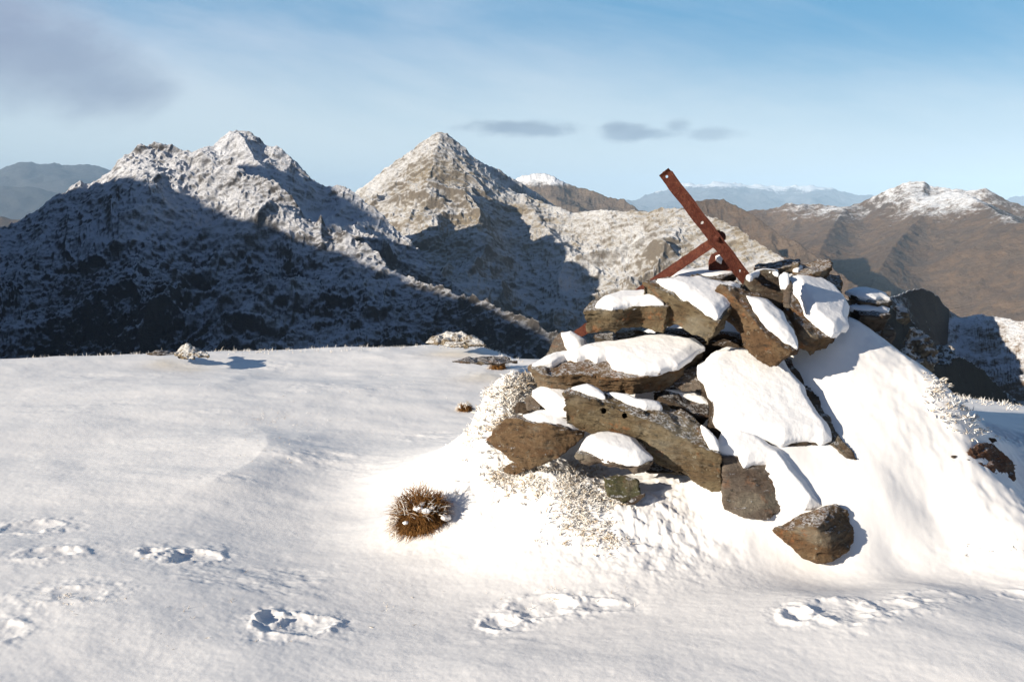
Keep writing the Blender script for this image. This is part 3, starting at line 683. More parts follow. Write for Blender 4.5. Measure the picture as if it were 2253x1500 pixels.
slab('short dark plank of rock lying above the drilled slab', [(1432, 856), (1470, 852), (1530, 862), (1562, 890), (1562, 916), (1536, 916), (1500, 898), (1455, 876)], (1500, 895, 4.88), 22, 14, .085, M_rock_d, 19,
     snow=[(1460, 856), (1500, 853), (1552, 862), (1566, 890), (1545, 884), (1500, 868)], snow_th=.02)
sl = slab('long thick slab sloping down to the right, pierced by two small round holes', [(1238, 862), (1250, 850), (1290, 852), (1380, 874), (1450, 880), (1510, 900), (1562, 950), (1590, 1004), (1566, 996), (1500, 962), (1400, 916), (1320, 886)], (1400, 916, 4.66), 24, 12, .19, M_rock, 20, ext=(.02, .09, -.205), inset=.0,
     snow=[[(1330, 862), (1352, 862), (1400, 880), (1450, 884), (1458, 898), (1420, 898), (1380, 884)], [(1255, 851), (1290, 846), (1330, 866), (1335, 876), (1290, 864)], [(1540, 930), (1562, 950), (1585, 990), (1566, 985), (1550, 960)]], snow_th=.035)
# --- lower
block('rust-stained blocky stone at the lower left of the pile', [(1068, 968, 4.86), (1108, 922, 4.84), (1150, 911, 4.86), (1215, 934, 4.74), (1284, 948, 4.8), (1288, 962, 4.78), (1225, 1010, 4.72), (1166, 1036, 4.7), (1128, 1012, 4.74), (1098, 992, 4.8), (1200, 905, 5.1), (1270, 930, 5.1), (1120, 960, 5.1)], M_rock_b, 21,
      snow=([(1150, 911), (1180, 902), (1212, 900), (1250, 914), (1284, 944), (1262, 950), (1228, 944), (1190, 934)], (1220, 930, 4.86), 14, 12, .03))
block('small mottled rounded stone wedged above the rust-stained block', [(1154, 880, 4.98), (1166, 866, 4.98), (1182, 868, 4.96), (1192, 888, 4.94), (1188, 905, 4.92), (1160, 905, 4.94), (1160, 870, 5.12), (1190, 890, 5.12)], M_rock_g, 22, vox=.005, amp=.8)
block('dark stone in shade, left of the small mottled one', [(1128, 898, 5.06), (1142, 884, 5.05), (1160, 890, 5.04), (1164, 908, 5.02), (1134, 912, 5.03), (1140, 890, 5.2), (1160, 905, 5.2)], M_rock_d, 23, vox=.005, amp=.8)
slab('slab hidden beneath the snow pillow at the left end of the drilled slab', [(1172, 862), (1200, 846), (1250, 848), (1290, 880), (1296, 926), (1250, 920), (1206, 896)], (1230, 900, 4.88), 26, 8, .06, M_rock_d, 24,
     snow=[(1170, 860), (1198, 845), (1250, 847), (1296, 884), (1294, 922), (1256, 912), (1212, 896), (1192, 880)], snow_th=.05)
slab('small boat-shaped slab with an oval snow pillow, at the front below the drilled slab', [(1262, 1000), (1284, 974), (1340, 956), (1400, 966), (1446, 1012), (1410, 1024), (1340, 1014), (1290, 1004)], (1340, 1012, 4.56), 22, 3, .065, M_rock_g, 25, inset=.03,
     snow=[(1274, 988), (1290, 962), (1340, 951), (1400, 964), (1440, 1004), (1408, 1016), (1360, 1012), (1310, 998), (1288, 986)], snow_th=.045)
block('mossy stone half sunk in the snow under the boat-shaped slab', [(1330, 1052, 4.6), (1360, 1040, 4.62), (1400, 1050, 4.6), (1392, 1075, 4.56), (1412, 1092, 4.54), (1372, 1110, 4.5), (1336, 1092, 4.53), (1340, 1060, 4.72), (1400, 1080, 4.7)], M_rock_m, 26, vox=.006)
block('thin dark curved stone lying right of the mossy one', [(1372, 1102, 4.53), (1400, 1098, 4.53), (1422, 1082, 4.55), (1420, 1092, 4.53), (1396, 1112, 4.5), (1376, 1112, 4.5), (1400, 1095, 4.62)], M_rock_d, 27, vox=.005, amp=.6)
block('dark footing stone shaded beneath the right end of the drilled slab', [(1440, 1020, 4.85), (1560, 1012, 4.85), (1592, 1030, 4.72), (1590, 1056, 4.66), (1500, 1048, 4.72), (1420, 1040, 4.78), (1580, 1000, 5.1), (1440, 1000, 5.1)], M_rock_d, 28)
block('brown stone chip at the foot of the rust-stained block', [(1106, 1040, 4.86), (1120, 1018, 4.86), (1150, 1018, 4.84), (1158, 1036, 4.8), (1130, 1046, 4.8), (1110, 1030, 5.0), (1150, 1030, 5.0)], M_rock_b, 29, vox=.005, amp=.8)
block('small stone peeking out left of the rust-stained block', [(1066, 972, 4.98), (1084, 954, 4.98), (1100, 952, 4.96), (1100, 978, 4.92), (1076, 980, 4.94), (1090, 960, 5.15)], M_rock_d, 30, vox=.005, amp=.7)
slab('large slab blanketed in smooth snow on the right of the drilled slab', [(1530, 800), (1600, 764), (1690, 766), (1742, 792), (1800, 876), (1846, 950), (1894, 1012), (1866, 1006), (1828, 974), (1724, 978), (1600, 958), (1560, 930), (1566, 880)], (1700, 880, 4.86), 40, 8, .09, M_rock_d, 31, inset=.01, vox=.009,
     snow=[(1534, 802), (1600, 760), (1686, 764), (1724, 786), (1776, 870), (1828, 945), (1834, 964), (1724, 974), (1604, 952), (1570, 925), (1574, 880)], snow_th=.06)
block('dark flat-faced block at the front, half capped by a tongue of snow', [(1588, 1002, 4.56), (1640, 1000, 4.58), (1700, 1020, 4.6), (1748, 1080, 4.58), (1738, 1112, 4.5), (1692, 1146, 4.42), (1640, 1142, 4.42), (1592, 1122, 4.45), (1584, 1010, 4.8), (1740, 1060, 4.85), (1600, 1060, 4.85)], M_rock_g, 32, amp=.6,
      snow=([(1566, 988), (1590, 944), (1620, 936), (1664, 952), (1730, 1010), (1790, 1080), (1816, 1112), (1770, 1120), (1742, 1086), (1708, 1052), (1688, 1020), (1658, 1022), (1636, 1032), (1616, 1008), (1588, 1002)], (1640, 1010, 4.60), 48, 12, .05))
block('lowest and frontmost boulder with an orange-brown left face', [(1696, 1166, 4.36), (1740, 1134, 4.38), (1806, 1116, 4.4), (1836, 1108, 4.45), (1862, 1122, 4.45), (1878, 1172, 4.38), (1868, 1212, 4.3), (1830, 1236, 4.25), (1790, 1243, 4.24), (1764, 1230, 4.27), (1742, 1194, 4.3), (1800, 1160, 4.22), (1840, 1130, 4.75), (1870, 1190, 4.7), (1740, 1180, 4.65)], M_rock_b, 33, amp=1.0)
# --- stones off the pile
def on_ground(px, py, up=0.0, dY=0.0):
    P = hit(px, py); return (px, py - up * F0 / P[1], P[1] + dY)
block('flat red-brown stone showing through the snow right of the cairn', [on_ground(2126, 1000, .02), on_ground(2150, 996, .045), on_ground(2205, 1010, .04), on_ground(2236, 1030, .02), on_ground(2220, 1040, .0), on_ground(2170, 1030, .0), on_ground(2140, 1012), on_ground(2130, 1040, -.08), on_ground(2230, 1060, -.08), on_ground(2180, 985, .03)], M_rock_r, 34, name='flat_stone', group='stones showing through the snow', vox=.006)
block('low dark flat stone at the plateau rim left of the cairn', [(985, 796, 9.0), (1040, 784, 9.2), (1080, 780, 9.3), (1120, 786, 9.2), (1138, 798, 9.0), (1100, 804, 8.9), (1050, 800, 8.9), (1060, 790, 9.6)], M_rock_d, 35, name='flat_stone', group='stones showing through the snow', vox=.012, amp=1.5)
block('dark thin stone on the plateau rim, left of the white hummock', [(318, 780, 9.9), (345, 771, 10.0), (385, 772, 10.0), (395, 780, 9.9), (350, 784, 9.8), (360, 774, 10.4)], M_rock_d, 36, name='flat_stone', group='stones showing through the snow', vox=.012, amp=1.2)
block('pale pyramidal hummock stone crusted with rime on the plateau rim', [(380, 786, 9.7), (395, 768, 9.8), (415, 758, 9.9), (440, 766, 9.9), (462, 784, 9.7), (420, 790, 9.6), (415, 765, 10.3)], M_rimed, 37, name='rim_stone', group='stones showing through the snow', vox=.012, amp=3.0)
block('low white-crusted outcrop breaking the plateau rim near the middle', [(935, 756, 10.6), (950, 738, 10.7), (985, 728, 10.8), (1030, 734, 10.7), (1060, 748, 10.6), (1075, 762, 10.4), (1000, 764, 10.4), (990, 735, 11.3)], M_rimed, 38, name='rim_stone', group='stones showing through the snow', vox=.014, amp=2.6)
block('pale boulder crusted with rime beyond the right rim', [(2050, 775, 19.5), (2062, 760, 19.6), (2085, 756, 19.6), (2102, 768, 19.5), (2104, 790, 19.3), (2085, 806, 19.2), (2056, 800, 19.3), (2080, 770, 20.2)], M_rimed, 39, name='rim_boulder', group='stones beyond the right rim', vox=.03, amp=3.0)

block('rime-crusted rock just behind the right shoulder, under the two dark stones', [(1962, 672, 5.9), (1985, 662, 5.95), (2004, 680, 5.9), (2006, 700, 5.85), (1970, 702, 5.85), (1985, 670, 6.1), (1990, 720, 6.0)], M_rimed, 40, name='rimed_rock', group='rime-crusted rocks behind the right shoulder', vox=.01, amp=1.8)
block('largest rime-crusted rock, jagged, at the right end of the shoulder skyline', [(1984, 745, 5.75), (2000, 718, 5.8), (2030, 728, 5.8), (2056, 765, 5.75), (2062, 800, 5.65), (2010, 810, 5.6), (1980, 790, 5.65), (2020, 735, 6.1), (2050, 830, 5.8)], M_rimed, 41, name='rimed_rock', group='rime-crusted rocks behind the right shoulder', vox=.01, amp=2.6)
block('small grey rock half buried below the two dark shoulder stones', [(1922, 722, 5.6), (1940, 712, 5.62), (1962, 722, 5.6), (1966, 742, 5.55), (1930, 746, 5.55), (1945, 718, 5.75), (1950, 760, 5.6)], M_rock_g, 42, name='rimed_rock', group='rime-crusted rocks behind the right shoulder', vox=.008, amp=1.5)
for q_, (sx_, sy_, sr_, lb_) in enumerate([(2182, 968, .030, 'small dark pebble, upper of those above the red-brown stone'), (2150, 990, .026, 'small dark pebble touching the upper left of the red-brown stone'), (2098, 1004, .018, 'tiny dark pebble left of the red-brown stone'),
                                          (1836, 968, .03, 'small tan stone under the right corner of the large snowy slab')]):
    P_ = hit(sx_, sy_); k_ = sr_ * F0 / P_[1]
    block(lb_, [(sx_ - k_ * 1.3, sy_, P_[1]), (sx_ - k_ * .5, sy_ - k_ * .6, P_[1]), (sx_ + k_ * .7, sy_ - k_ * .55, P_[1] + .01), (sx_ + k_ * 1.3, sy_ + k_ * .2, P_[1]), (sx_, sy_ + k_ * .8, P_[1] - .01), (sx_, sy_, P_[1] + sr_ * 2)], M_rock_d if q_ < 3 else M_rock_b, 43 + q_, name='small_stone', group='small stones showing through the snow', vox=.005, amp=.6)

# two drilled holes in the long slab, bored into its front face
def surf_Y(o, px, py):
    bpy.context.view_layer.update()
    inv = o.matrix_world.inverted(); d = ray(px, py); d = d / np.linalg.norm(d)
    ok, loc, nn, _ = o.ray_cast(inv @ Vector(EYE), inv.to_3x3() @ Vector(d))
    return (o.matrix_world @ loc)[1] if ok else None
for (hx, hy) in ((1328, 903), (1374, 914)):
    Y = surf_Y(sl, hx, hy)
    cut = bmesh.new()
    c_ = at(hx, hy, Y) - np.array(sl.location); ax_ = np.array([.22, .93, -.30]); ax_ /= np.linalg.norm(ax_); u_ = np.cross(ax_, [0, 0, 1]); u_ /= np.linalg.norm(u_); v_ = np.cross(ax_, u_)
    rs_ = np.random.RandomState(hx); rad = [.0135 * (1 + rs_.uniform(-.12, .12)) for _ in range(18)]
    f_ = [cut.verts.new(Vector(c_ - ax_ * .03 + (u_ * math.cos(i * math.pi / 9) + v_ * math.sin(i * math.pi / 9)) * rad[i])) for i in range(18)]
    k_ = [cut.verts.new(Vector(c_ + ax_ * .07 + (u_ * math.cos(i * math.pi / 9) + v_ * math.sin(i * math.pi / 9)) * rad[i])) for i in range(18)]
    cut.faces.new(f_); cut.faces.new(k_[::-1])
    for i in range(18): cut.faces.new([f_[i], k_[i], k_[(i + 1) % 18], f_[(i + 1) % 18]])
    bmesh.ops.recalc_face_normals(cut, faces=cut.faces)
    cm = bpy.data.meshes.new('bore'); cut.to_mesh(cm); cut.free(); cob = bpy.data.objects.new('bore', cm); COL.objects.link(cob); cob.location = sl.location
    for sv in ('FAST', 'EXACT'):
        n0_ = len(sl.data.vertices)
        bo = sl.modifiers.new('b', 'BOOLEAN'); bo.object = cob; bo.operation = 'DIFFERENCE'; bo.solver = sv
        dg = bpy.context.evaluated_depsgraph_get(); dg.update()
        nm = bpy.data.meshes.new_from_object(sl.evaluated_get(dg), depsgraph=dg); sl.modifiers.clear()
        if n0_ * .95 < len(nm.vertices) and abs(len(nm.vertices) - n0_) > 8: sl.data = nm; break
    bpy.data.objects.remove(cob); bpy.data.meshes.remove(cm)

# ------------------------------------------------------------------ rusty iron
def bar(name, A, B, w, th, side, parent, holes=(), flange=0.0, round_end=True):
    """flat iron from A to B; side is the rough direction of its width; holes at fractions of the length are real openings"""
    ax = B - A; L = np.linalg.norm(ax); ax = ax / L
    s = side - ax * (side @ ax); s /= np.linalg.norm(s); t = np.cross(ax, s)
    # outline in (l, s) with holes: build by boolean-free strip: columns between holes
    bm = bmesh.new()
    def ring(pts2, off):
        return [bm.verts.new(Vector(A + ax * l + s * q + t * off)) for l, q in pts2]
    hr = w * .13; hs = sorted(h * L for h in holes)
    cuts = [0.0]
    for h in hs: cuts += [h - w * .5, h + w * .5]
    cuts.append(L)
    rs = np.random.RandomState(int(L * 1000) % 999)
    def quad(l0, l1, end=False):
        k = max(1, int((l1 - l0) / .03))
        for i in range(k):
            a0 = l0 + (l1 - l0) * i / k; a1 = l0 + (l1 - l0) * (i + 1) / k
            for off, flip in ((th / 2, False), (-th / 2, True)):
                v = ring([(a0, -w / 2), (a1, -w / 2), (a1, w / 2), (a0, w / 2)], off)
                bm.faces.new(v[::-1] if flip else v)
            for q in (-w / 2, w / 2):
                v = [bm.verts.new(Vector(A + ax * l + s * q + t * o_)) for l, o_ in ((a0, -th / 2), (a1, -th / 2), (a1, th / 2), (a0, th / 2))]
                bm.faces.new(v)
    for i in range(0, len(cuts) - 1, 2): quad(cuts[i], cuts[i + 1])
    for h in hs:
        N = 24; out = []; inn = []
        for i in range(N):
            an = 2 * math.pi * i / N + math.pi / 4; c, s_ = math.cos(an), math.sin(an); m_ = max(abs(c), abs(s_))
            out.append((h + c / m_ * w / 2, s_ / m_ * w / 2)); inn.append((h + c * hr, s_ * hr))
        R = {}
        for off in (th / 2, -th / 2): R[off] = (ring(out, off), ring(inn, off))
        for i in range(N):
            j = (i + 1) % N
            for off in (th / 2, -th / 2):
                o_, n_ = R[off]; bm.faces.new([o_[i], o_[j], n_[j], n_[i]])
            bm.faces.new([R[th / 2][1][i], R[th / 2][1][j], R[-th / 2][1][j], R[-th / 2][1][i]])
            if abs(out[i][1]) > w / 2 - 1e-6 and abs(out[j][1]) > w / 2 - 1e-6 and out[i][1] * out[j][1] > 0:
                bm.faces.new([R[th / 2][0][i], R[th / 2][0][j], R[-th / 2][0][j], R[-th / 2][0][i]])
    # chamfered ends
    for l0, sg in ((0.0, -1), (L, 1)):
        pts2 = [(l0, -w / 2), (l0 + sg * w * .22, -w * .3), (l0 + sg * w * .3, 0), (l0 + sg * w * .22, w * .32), (l0, w / 2)] if round_end else [(l0, -w / 2), (l0 + sg * .004, 0), (l0, w / 2)]
        a = ring(pts2, th / 2); b = ring(pts2, -th / 2); bm.faces.new(a); bm.faces.new(b[::-1])
        for i in range(len(a) - 1): bm.faces.new([a[i], a[i + 1], b[i + 1], b[i]])
    if flange:                                # the turned-back leg of an angle iron, along one edge
        q = w / 2 - .003
        k = max(2, int(L / .04))
        for i in range(k):
            a0 = L * i / k; a1 = L * (i + 1) / k
            for q_, fl in ((q - .003, 0), (q + .0034, 1)):
                v = [bm.verts.new(Vector(A + ax * l + s * q_ + t * o_)) for l, o_ in ((a0, th * .4), (a1, th * .4), (a1, flange), (a0, flange))]; bm.faces.new(v)
            v = [bm.verts.new(Vector(A + ax * l + s * q_ + t * flange)) for l, q_ in ((a0, q - .003), (a1, q - .003), (a1, q + .0034), (a0, q + .0034))]; bm.faces.new(v)
    bmesh.ops.remove_doubles(bm, verts=bm.verts, dist=1e-5)
    bmesh.ops.recalc_face_normals(bm, faces=bm.faces)
    for v in bm.verts:                         # flaking, wavering edges
        c = v.co; v.co = c + Vector(s) * float(.0016 * math.sin(c.z * 91 + c.x * 57) + rs.uniform(-.0007, .0007))
    me = bpy.data.meshes.new(name)
    for v in bm.verts: v.co -= parent.location
    bm.to_mesh(me); bm.free()
    return link(name, me, M_rust, parent)
Bp = at(1648, 625, 5.42)
fr = bpy.data.objects.new('leaning_ironwork', None); COL.objects.link(fr); fr.location = Bp
tag(fr, 'rusty leaning iron post bolted to a slanting strut, rising out of the cairn top', 'ironwork')
A_top = at(1464, 384, 5.30); B_bot = at(1655, 634, 5.42); Lp = np.linalg.norm(B_bot - A_top)
jn = at(1577, 531, 5.372)
bar('post', A_top, B_bot, .062, .007, np.array([1., 0, .6]), fr, holes=(.018, .415, .845), flange=.045)
bar('strut', at(1590, 518, 5.395), at(1262, 742, 5.50), .052, .007, np.array([.6, 0, 1.]), fr, flange=.0)
def nut(c, n, r, h, k, name):
    n = n / np.linalg.norm(n); a = np.cross(n, [0.1, 0, 1]); a /= np.linalg.norm(a); b = np.cross(n, a)
    bm = bmesh.new()
    for r0, r1, z0, z1, kk in ((r * 1.25, r * 1.2, 0, h * .22, 20), (r, r * .94, h * .22, h, 6), (r * .5, r * .42, h, h * 1.5, 12)):
        lo = [bm.verts.new(Vector(c + (a * math.cos(i * 2 * math.pi / kk) + b * math.sin(i * 2 * math.pi / kk)) * r0 + n * z0)) for i in range(kk)]
        hi = [bm.verts.new(Vector(c + (a * math.cos(i * 2 * math.pi / kk) + b * math.sin(i * 2 * math.pi / kk)) * r1 + n * z1)) for i in range(kk)]
        for i in range(kk): bm.faces.new([lo[i], lo[(i + 1) % kk], hi[(i + 1) % kk], hi[i]])
        bm.faces.new(hi)
    bmesh.ops.recalc_face_normals(bm, faces=bm.faces)
    for v in bm.verts: v.co -= fr.location
    me = bpy.data.meshes.new(name); bm.to_mesh(me); bm.free()
    link(name, me, M_rust, fr)
nut(at(1577, 523, 5.355), np.array([0, -1, .1]), .017, .016, 6, 'bolt')
# gusset behind the joint and the scrap bracket
def plate(name, pts, Y, th, mat, parent=None, label=None, cat=None):
    T = [at(a, b, Y) for a, b in pts]; n = np.array([0, -1., 0])
    bm = prism(T, [p - n * th for p in T])
    bmesh.ops.bevel(bm, geom=list(bm.edges), offset=.0015, segments=1, affect='EDGES')
    org = np.mean(T, 0) if parent is None else np.array(parent.location)
    for v in bm.verts: v.co -= Vector(org)
    me = bpy.data.meshes.new(name); bm.to_mesh(me); bm.free()
    o = link(name, me, mat, parent)
    if parent is None: o.location = org; tag(o, label, cat)
    return o, org
plate('gusset_plate', [(1560, 508), (1583, 506), (1594, 520), (1592, 545), (1572, 548), (1556, 535)], 5.384, .006, M_rust, fr)
bk, borg = plate('iron_bracket', [(1560, 575), (1566, 560), (1580, 554), (1590, 560), (1608, 566), (1622, 584), (1630, 606), (1560, 606)], 5.52, .02, M_rust, None, 'short rusty bracket with a dab of snow, in the angle between the iron bars', 'bracket')
cap(bk, borg, [(1574, 562), (1592, 556), (1600, 564), (1590, 570), (1588, 580), (1576, 572)], at(1586, 568, 5.51), normal_of(70, 0), .012, 91, vox=.004, sm=4, edge=.003)

# ------------------------------------------------------------------ grass
M_straw = mat_blade('straw_blades', C(.10, .042, .011), C(.36, .18, .055))
M_rime = mat_blade('rimed_blades', C(.50, .38, .24), C(.88, .87, .84))
def blades(name, roots, dirs, lens, widths, tones, mat, seg=3, droop=.35, parent=None, org=None):
    n = len(roots); V = []; Fa = []; TN = []
    roots = np.array(roots); dirs = np.array(dirs)
    for i in range(n):
        d = dirs[i] / np.linalg.norm(dirs[i]); p = roots[i].copy(); w = widths[i]
        s = np.cross(d, [0.3, .2, 1.]); s /= np.linalg.norm(s); s2 = np.cross(d, s)
        b0 = len(V)
        for k in range(seg + 1):
            f = 1 - k / seg * .85
            for j in range(3):
                an = j * 2.094 + i
                V.append(p + (s * math.cos(an) + s2 * math.sin(an)) * w * f); TN.append(tones[i] if k < seg else min(1, tones[i] + .2))
            d = d + np.array([0, 0, -droop / seg]); d /= np.linalg.norm(d); p = p + d * lens[i] / seg
        for k in range(seg):
            for j in range(3):
                a = b0 + k * 3 + j; b = b0 + k * 3 + (j + 1) % 3
                Fa.append((a, b, b + 3, a + 3))
        Fa.append((b0 + seg * 3, b0 + seg * 3 + 1, b0 + seg * 3 + 2, b0 + seg * 3 + 2))
    V = np.array(V)
    if org is not None: V = V - org
    Fa = [f for f in Fa if len(set(f)) == 4]
    me = mesh_from(name, V, np.array(Fa))
    a = me.attributes.new('tone', 'FLOAT', 'POINT'); a.data.foreach_set('value', np.array(TN, dtype=np.float32))
    o = link(name, me, mat, parent)
    if org is not None and parent is None: o.location = org
    return o
def rnd_dir(rs, lean, base=(0, 0, 1)):
    v = np.array(base, float) + np.array([rs.normal() * lean, rs.normal() * lean, 0]); return v / np.linalg.norm(v)
def snow_blob(name, c, r, seed, parent, org, vox=.005, flat=.7):
    bm = bmesh.new(); bmesh.ops.create_icosphere(bm, subdivisions=4, radius=r)
    V = np.array([v.co[:] for v in bm.verts]); d = 1 + .35 * fbm3(V / r * 1.3 + seed, 3)
    V = V * d[:, None] * np.array([1, 1, flat]) + np.array(c) - org
    for v, q in zip(bm.verts, V): v.co = Vector(q)
    for f in bm.faces: f.smooth = True
    me = bpy.data.meshes.new(name); bm.to_mesh(me); bm.free()
    return link(name, me, M_snow, parent)
def tussock(label, px, py, R, seed, nb, clods, rime, Yf=None):
    rs = np.random.RandomState(seed)
    c = hit(px, py) if Yf is None else at(px, py, Yf); gz = float(ground_z(np.array([c[0]]), np.array([c[1]]), False)[0]); c = np.array([c[0], c[1] + R * .6, gz + R * .02])
    root = bpy.data.objects.new('grass_tussock', None); COL.objects.link(root); root.location = c
    tag(root, label, 'grass tussock', 'grass tussocks in the snow')
    # matted body
    bm = bmesh.new(); bmesh.ops.create_icosphere(bm, subdivisions=5, radius=R * .78)
    V = np.array([v.co[:] for v in bm.verts]); V = V * (1 + .3 * fbm3(V / R * 1.1 + seed, 2) + .2 * fbm3(V / R * 5 + seed, 3))[:, None] * np.array([1, .9, .9])
    V[:, 2] = np.maximum(V[:, 2], -R * .3)
    for v, q in zip(bm.verts, V): v.co = Vector(q)
    me = bpy.data.meshes.new('thatch'); bm.to_mesh(me); bm.free()
    m = bpy.data.materials.get('thatch')
    if not m:
        m, t, b = new_mat('thatch'); p = pos(t); nn = t.noise(t.vm('MULTIPLY', p, (1, 1, .3)), 90, 6, .75)
        fin(t, b, t.mix(t.ramp(nn, .35, .65), C(.05, .022, .007), C(.26, .125, .035)), .85, t.bump(nn, 1.0, .02), .2)
    link('thatch', me, m, root)
    ro, di, le, wi, to = [], [], [], [], []
    for i in range(nb):
        ph = rs.uniform(0, 2 * math.pi); ct = rs.uniform(.0, 1)
        d = np.array([math.cos(ph) * math.sqrt(1 - ct * ct), math.sin(ph) * math.sqrt(1 - ct * ct), ct])
        lump = 1 + .45 * float(fbm3(np.array([d * 1.1 + seed]), 2)[0]); ro.append(d * R * rs.uniform(.5, .85) * lump); t_ = d + np.array([0, 0, .35]) + rs.normal(size=3) * .42; di.append(t_)
        le.append(R * rs.uniform(.2, .62)); wi.append(rs.uniform(.0012, .0024)); to.append(rs.uniform(0, 1) ** 1.3)
    blades('straw', ro, di, le, wi, to, M_straw, 4, 1.3, root)
    ro, di, le, wi, to = [], [], [], [], []
    for i in range(rime):
        ph = rs.uniform(0, 2 * math.pi); ct = rs.uniform(-.05, .9)
        if math.cos(ph) * .3 - math.sin(ph) > .45 and ct < .6: continue
        d = np.array([math.cos(ph) * math.sqrt(1 - ct * ct), math.sin(ph) * math.sqrt(1 - ct * ct), ct])
        ro.append(d * R * rs.uniform(.8, 1.02)); di.append(d + rs.normal(size=3) * .35); le.append(R * rs.uniform(.15, .4)); wi.append(rs.uniform(.002, .0045)); to.append(rs.uniform(.2, 1))
    blades('rime', ro, di, le, wi, to, M_rime, 3, .6, root)
    for k in range(clods):
        ph = rs.uniform(0, 2 * math.pi); ct = rs.uniform(.45, .98)
        d = np.array([math.cos(ph) * math.sqrt(1 - ct * ct), math.sin(ph) * math.sqrt(1 - ct * ct) - .25, ct])
        snow_blob('snow_clod', d * R * .88, R * rs.uniform(.06, .14), k * 7.1 + seed, root, np.zeros(3))
    return root
tussock('large russet grass tussock spotted with snow, alone in the open snow left of the cairn', 925, 1178, .168, 5, 3400, 15, 420)
tussock('small brown grass tussock on the far left skirt of the cairn', 1022, 905, .065, 6, 500, 7, 220)
tussock('tiny dead grass tuft on the plateau rim left of the cairn', 1096, 770, .10, 8, 400, 5, 200, Yf=9.7)

def frosted(label_region, poly_pts, n, hh, tone, seed, per=9, lean=.8, mindist=0, y1=14.):
    """rimed stalks over a stretch of slope; poly_pts: (px, py, spread px) centres"""
    rs = np.random.RandomState(seed); ro, di, le, wi, to = [], [], [], [], []
    for i in range(n):
        cx_, cy_, sx, sy = poly_pts[rs.randint(len(poly_pts))]
        P = hit(cx_ + rs.normal() * sx, cy_ + rs.normal() * sy, y1=y1)
        if P is None or P[1] > 5.9: continue
        sp = .012 * P[1] / 4.5
        base = tone[0] + rs.uniform(0, 1) * (tone[1] - tone[0])
        lean_dir = rs.normal(size=2) * .5
        for k in range(per):
            x = P[0] + rs.normal() * sp; y = P[1] + rs.normal() * sp
            ro.append((x, y, P[2] - .004)); d = np.array([lean_dir[0] + rs.normal() * lean, lean_dir[1] - .25 + rs.normal() * lean, 1.0]); di.append(d)
            le.append(hh * rs.uniform(.3, 1.1)); wi.append(rs.uniform(.0016, .0052) * (P[1] / 4.6)); to.append(np.clip(base + .12 + rs.normal() * .3, 0, 1))
    org = np.mean(ro, 0)
    o = blades('frosted_grass', ro, di, le, wi, to, M_rime, 3, .7, None, org)
    tag(o, kind='stuff'); return o
frosted('left skirt', [(1080, 880, 40, 28), (1110, 840, 30, 18), (1140, 905, 22, 30), (1050, 930, 40, 30), (1120, 870, 30, 25)], 620, .034, (.45, 1.05), 21)
frosted('left crook', [(1165, 830, 16, 16), (1150, 850, 14, 14), (1110, 945, 16, 14)], 170, .045, (.0, .6), 22)
frosted('front', [(1260, 1070, 38, 24), (1230, 1040, 40, 16), (1300, 1090, 30, 22), (1180, 1065, 50, 20), (1270, 1130, 30, 30)], 560, .036, (.25, 1.0), 23)
frosted('front low', [(1340, 1185, 28, 14), (1310, 1160, 26, 22), (1100, 1040, 22, 12)], 120, .028, (.1, .8), 24)
frosted('right rim', [(2075, 870, 22, 26), (2110, 900, 26, 20), (2060, 846, 14, 12), (2140, 940, 30, 22)], 150, .026, (.25, 1.0), 25)
# rim stalks
rs = np.random.RandomState(3); ro, di, le, wi, to = [], [], [], [], []
for i in range(380):
    px = rs.choice([rs.uniform(0, 1150), rs.uniform(450, 1130), rs.uniform(2060, 2253)])
    Yr = np.interp(px, E_px, E_Y) + rs.uniform(-.1, .5); u = (px - CX) / (F0 * .99); x = u * Yr
    z = float(ground_z(np.array([x]), np.array([Yr]), False)[0])
    for k in range(rs.randint(1, 5)):
        ro.append((x + rs.normal() * .02, Yr + rs.normal() * .02, z - .01)); di.append(rnd_dir(rs, .45)); le.append(rs.uniform(.015, .05) * (1.6 if rs.rand() < .06 else 1)); wi.append(rs.uniform(.003, .006)); to.append(rs.uniform(.3, 1))
tag(blades('rim_grass', ro, di, le, wi, to, M_rime, 3, .4, None, np.mean(ro, 0)), kind='stuff')
# thin stalks scattered over the crust
ro, di, le, wi, to = [], [], [], [], []
for (cx_, cy_, sx, sy, n) in [(600, 960, 40, 30, 70), (640, 930, 60, 12, 40), (560, 930, 40, 14, 26), (1240, 1305, 90, 14, 40), (150, 1315, 60, 14, 40), (860, 1320, 60, 30, 20), (640, 860, 120, 25, 30), (840, 850, 120, 20, 24), (400, 1230, 60, 16, 16), (2170, 1200, 60, 14, 14), (450, 1380, 120, 30, 24)]:
    for i in range(n):
        P = hit(cx_ + rs.normal() * sx, cy_ + rs.normal() * sy)
        if P is None: continue
        for k in range(3):
            ro.append((P[0] + rs.normal() * .01, P[1] + rs.normal() * .01, P[2] - .003)); di.append(rnd_dir(rs, 1.2)); le.append(rs.uniform(.008, .026)); wi.append(rs.uniform(.0009, .002)); to.append(rs.uniform(.0, .9))
tag(blades('stalks', ro, di, le, wi, to, M_rime, 3, .5, None, np.mean(ro, 0)), kind='stuff')

